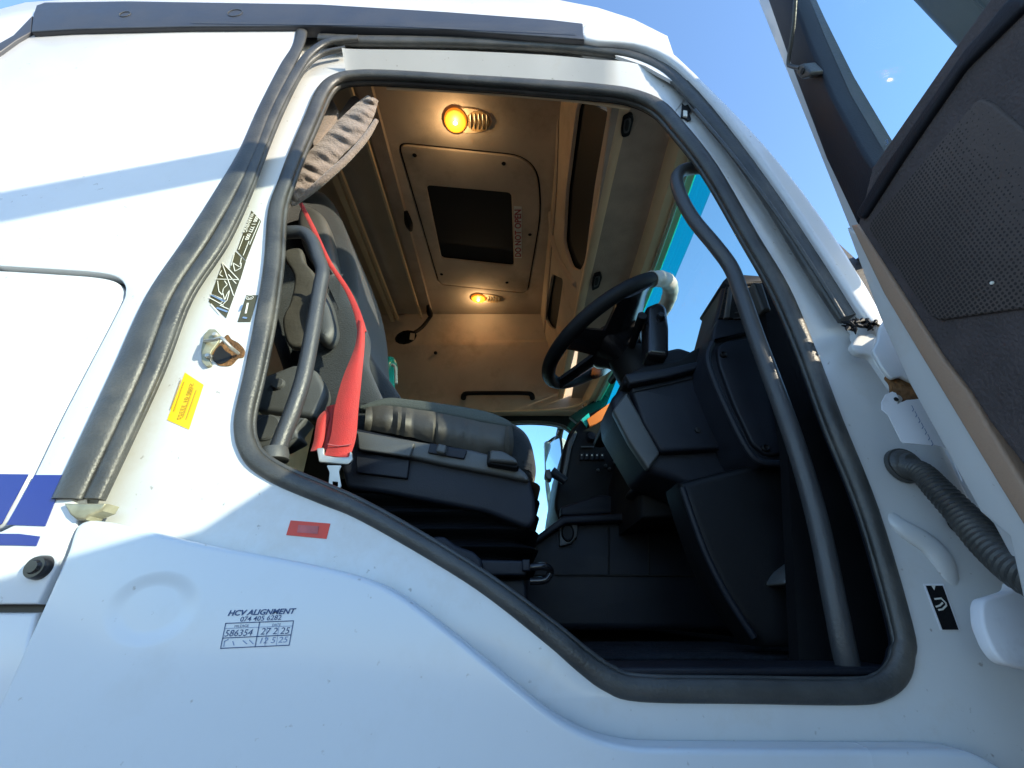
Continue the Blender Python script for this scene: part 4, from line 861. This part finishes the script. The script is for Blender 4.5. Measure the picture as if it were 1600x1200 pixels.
# ================= loose things =================
# the curtain gathered at the rear of the opening
def curtain():
    root = empty('curtain', q(520, 240, .9), 'taupe pleated cab curtain bunched by the rear door pillar', 'curtain')
    up = [(576, 150), (556, 165), (530, 190), (505, 218), (478, 246), (458, 280), (448, 310)]
    lo_ = [(590, 158), (584, 182), (566, 214), (536, 242), (512, 270), (482, 296), (456, 322)]
    U = cr(up, 14, False); Lw = cr(lo_, 14, False); n = len(U); rows = []
    for i in range(n):
        r = []
        for k in range(13):
            t = k/12; x = lerp(U[i][0], Lw[i][0], t); y = lerp(U[i][1], Lw[i][1], t)
            f = .007*math.sin(i*.62+t*3.0+1.5*math.sin(i*.21))*math.sin(math.pi*min(max(t, .08), .92))+.0022*math.sin(i*1.3+t*7+2*math.sin(t*5))
            r.append(q(x, y, .79+.07*i/n+f*.55-.008*math.sin(math.pi*t)))
        rows.append(r)
    sheet('gathered_cloth', rows, M['curtain'], root, .004)
    for i, (a, b) in enumerate((((596, 176), (466, 318)), ((588, 204), (486, 306)))):
        pass
    tube('hem', [q(588, 188, .80), q(572, 214, .81), q(546, 244, .82), q(518, 270, .83), q(486, 298, .85), q(458, 320, .86)], [.008, .011, .012, .013, .012, .006], M['curtain'], root, sub=6, squash=((0, 1, 0), .7))
    for pl, y in (([(512, 152), (518, 152), (529, 172), (527, 180), (498, 222), (490, 232), (486, 218), (498, 180)], .83), ([(548, 150), (556, 148), (568, 160), (540, 190), (500, 226), (480, 250), (490, 225), (520, 190)], .84)):
        pxp('curtain_panel', pl, YF(y), .012, M['curtain'], root, .005, r=.01)
curtain()
tag_o = pxp('paper_tag', [(1378, 628), (1384, 616), (1394, 612), (1400, 614), (1404, 622), (1402, 632), (1416, 625), (1430, 624), (1442, 622), (1470, 672), (1500, 720), (1512, 750), (1504, 752), (1484, 706), (1474, 698), (1462, 696), (1412, 692), (1408, 688), (1388, 648), (1378, 640)], YF(.615), .0015, M['paper'], None, 0)
tag(tag_o, 'white card tag hanging at the rusty door hinge opening', 'tag')
f = YF(.615)
strokes('handwriting', [[(1424+i*5, 634+i*9), (1427+i*5, 640+i*9), (1425+i*5, 643+i*9)] for i in range(7)], f, .0011, M['inkl'], tag_o, t0=-.0008)
lathe('punched_hole', [(0, -.0010), (.0035, -.0010), (.0035, .0)], q(1400, 624, .614), (0, 1, 0), M['black'], tag_o, seg=12)
oc = pxp('orange_card', [(917, 655), (955, 628), (958, 640), (950, 650), (922, 668)], YF(1.71), .01, M['orange'], None, .002)
tag(oc, 'orange card lying on the dashboard behind the steering wheel', 'card')
tc_ = pxp('teal_wrapper', [(908, 655), (920, 645), (922, 652), (917, 668)], YF(1.72), .01, M['teal'], None, .002)
tag(tc_, 'small teal wrapper beside the orange card on the dashboard', 'wrapper')
tl = empty('teal_stand_in', q(612, 620, 2.0), 'teal stand-in for window glass showing behind the driver seat backrest', 'stand_in')  # added stand-in shape for teal window glass past the backrest
lathe('stand_in_body', [(.0, -.2), (.045, -.2), (.05, -.1), (.05, .02), (.042, .05), (.03, .075), (.018, .085), (.0, .088)], q(606, 580, 2.0), (0, .05, 1), M['teal'], tl)
tube('stand_in_strip', [q(612, 570, 1.94), q(618, 575, 1.94), q(619, 600, 1.94)], .008, M['labp'], tl, sub=4)

# ---- keep every object within thing > part > sub-part ----
def depth(o):
    n = 0
    while o.parent: o = o.parent; n += 1
    return n
for o in list(bpy.data.objects):
    while depth(o) > 2:
        o.parent = o.parent.parent
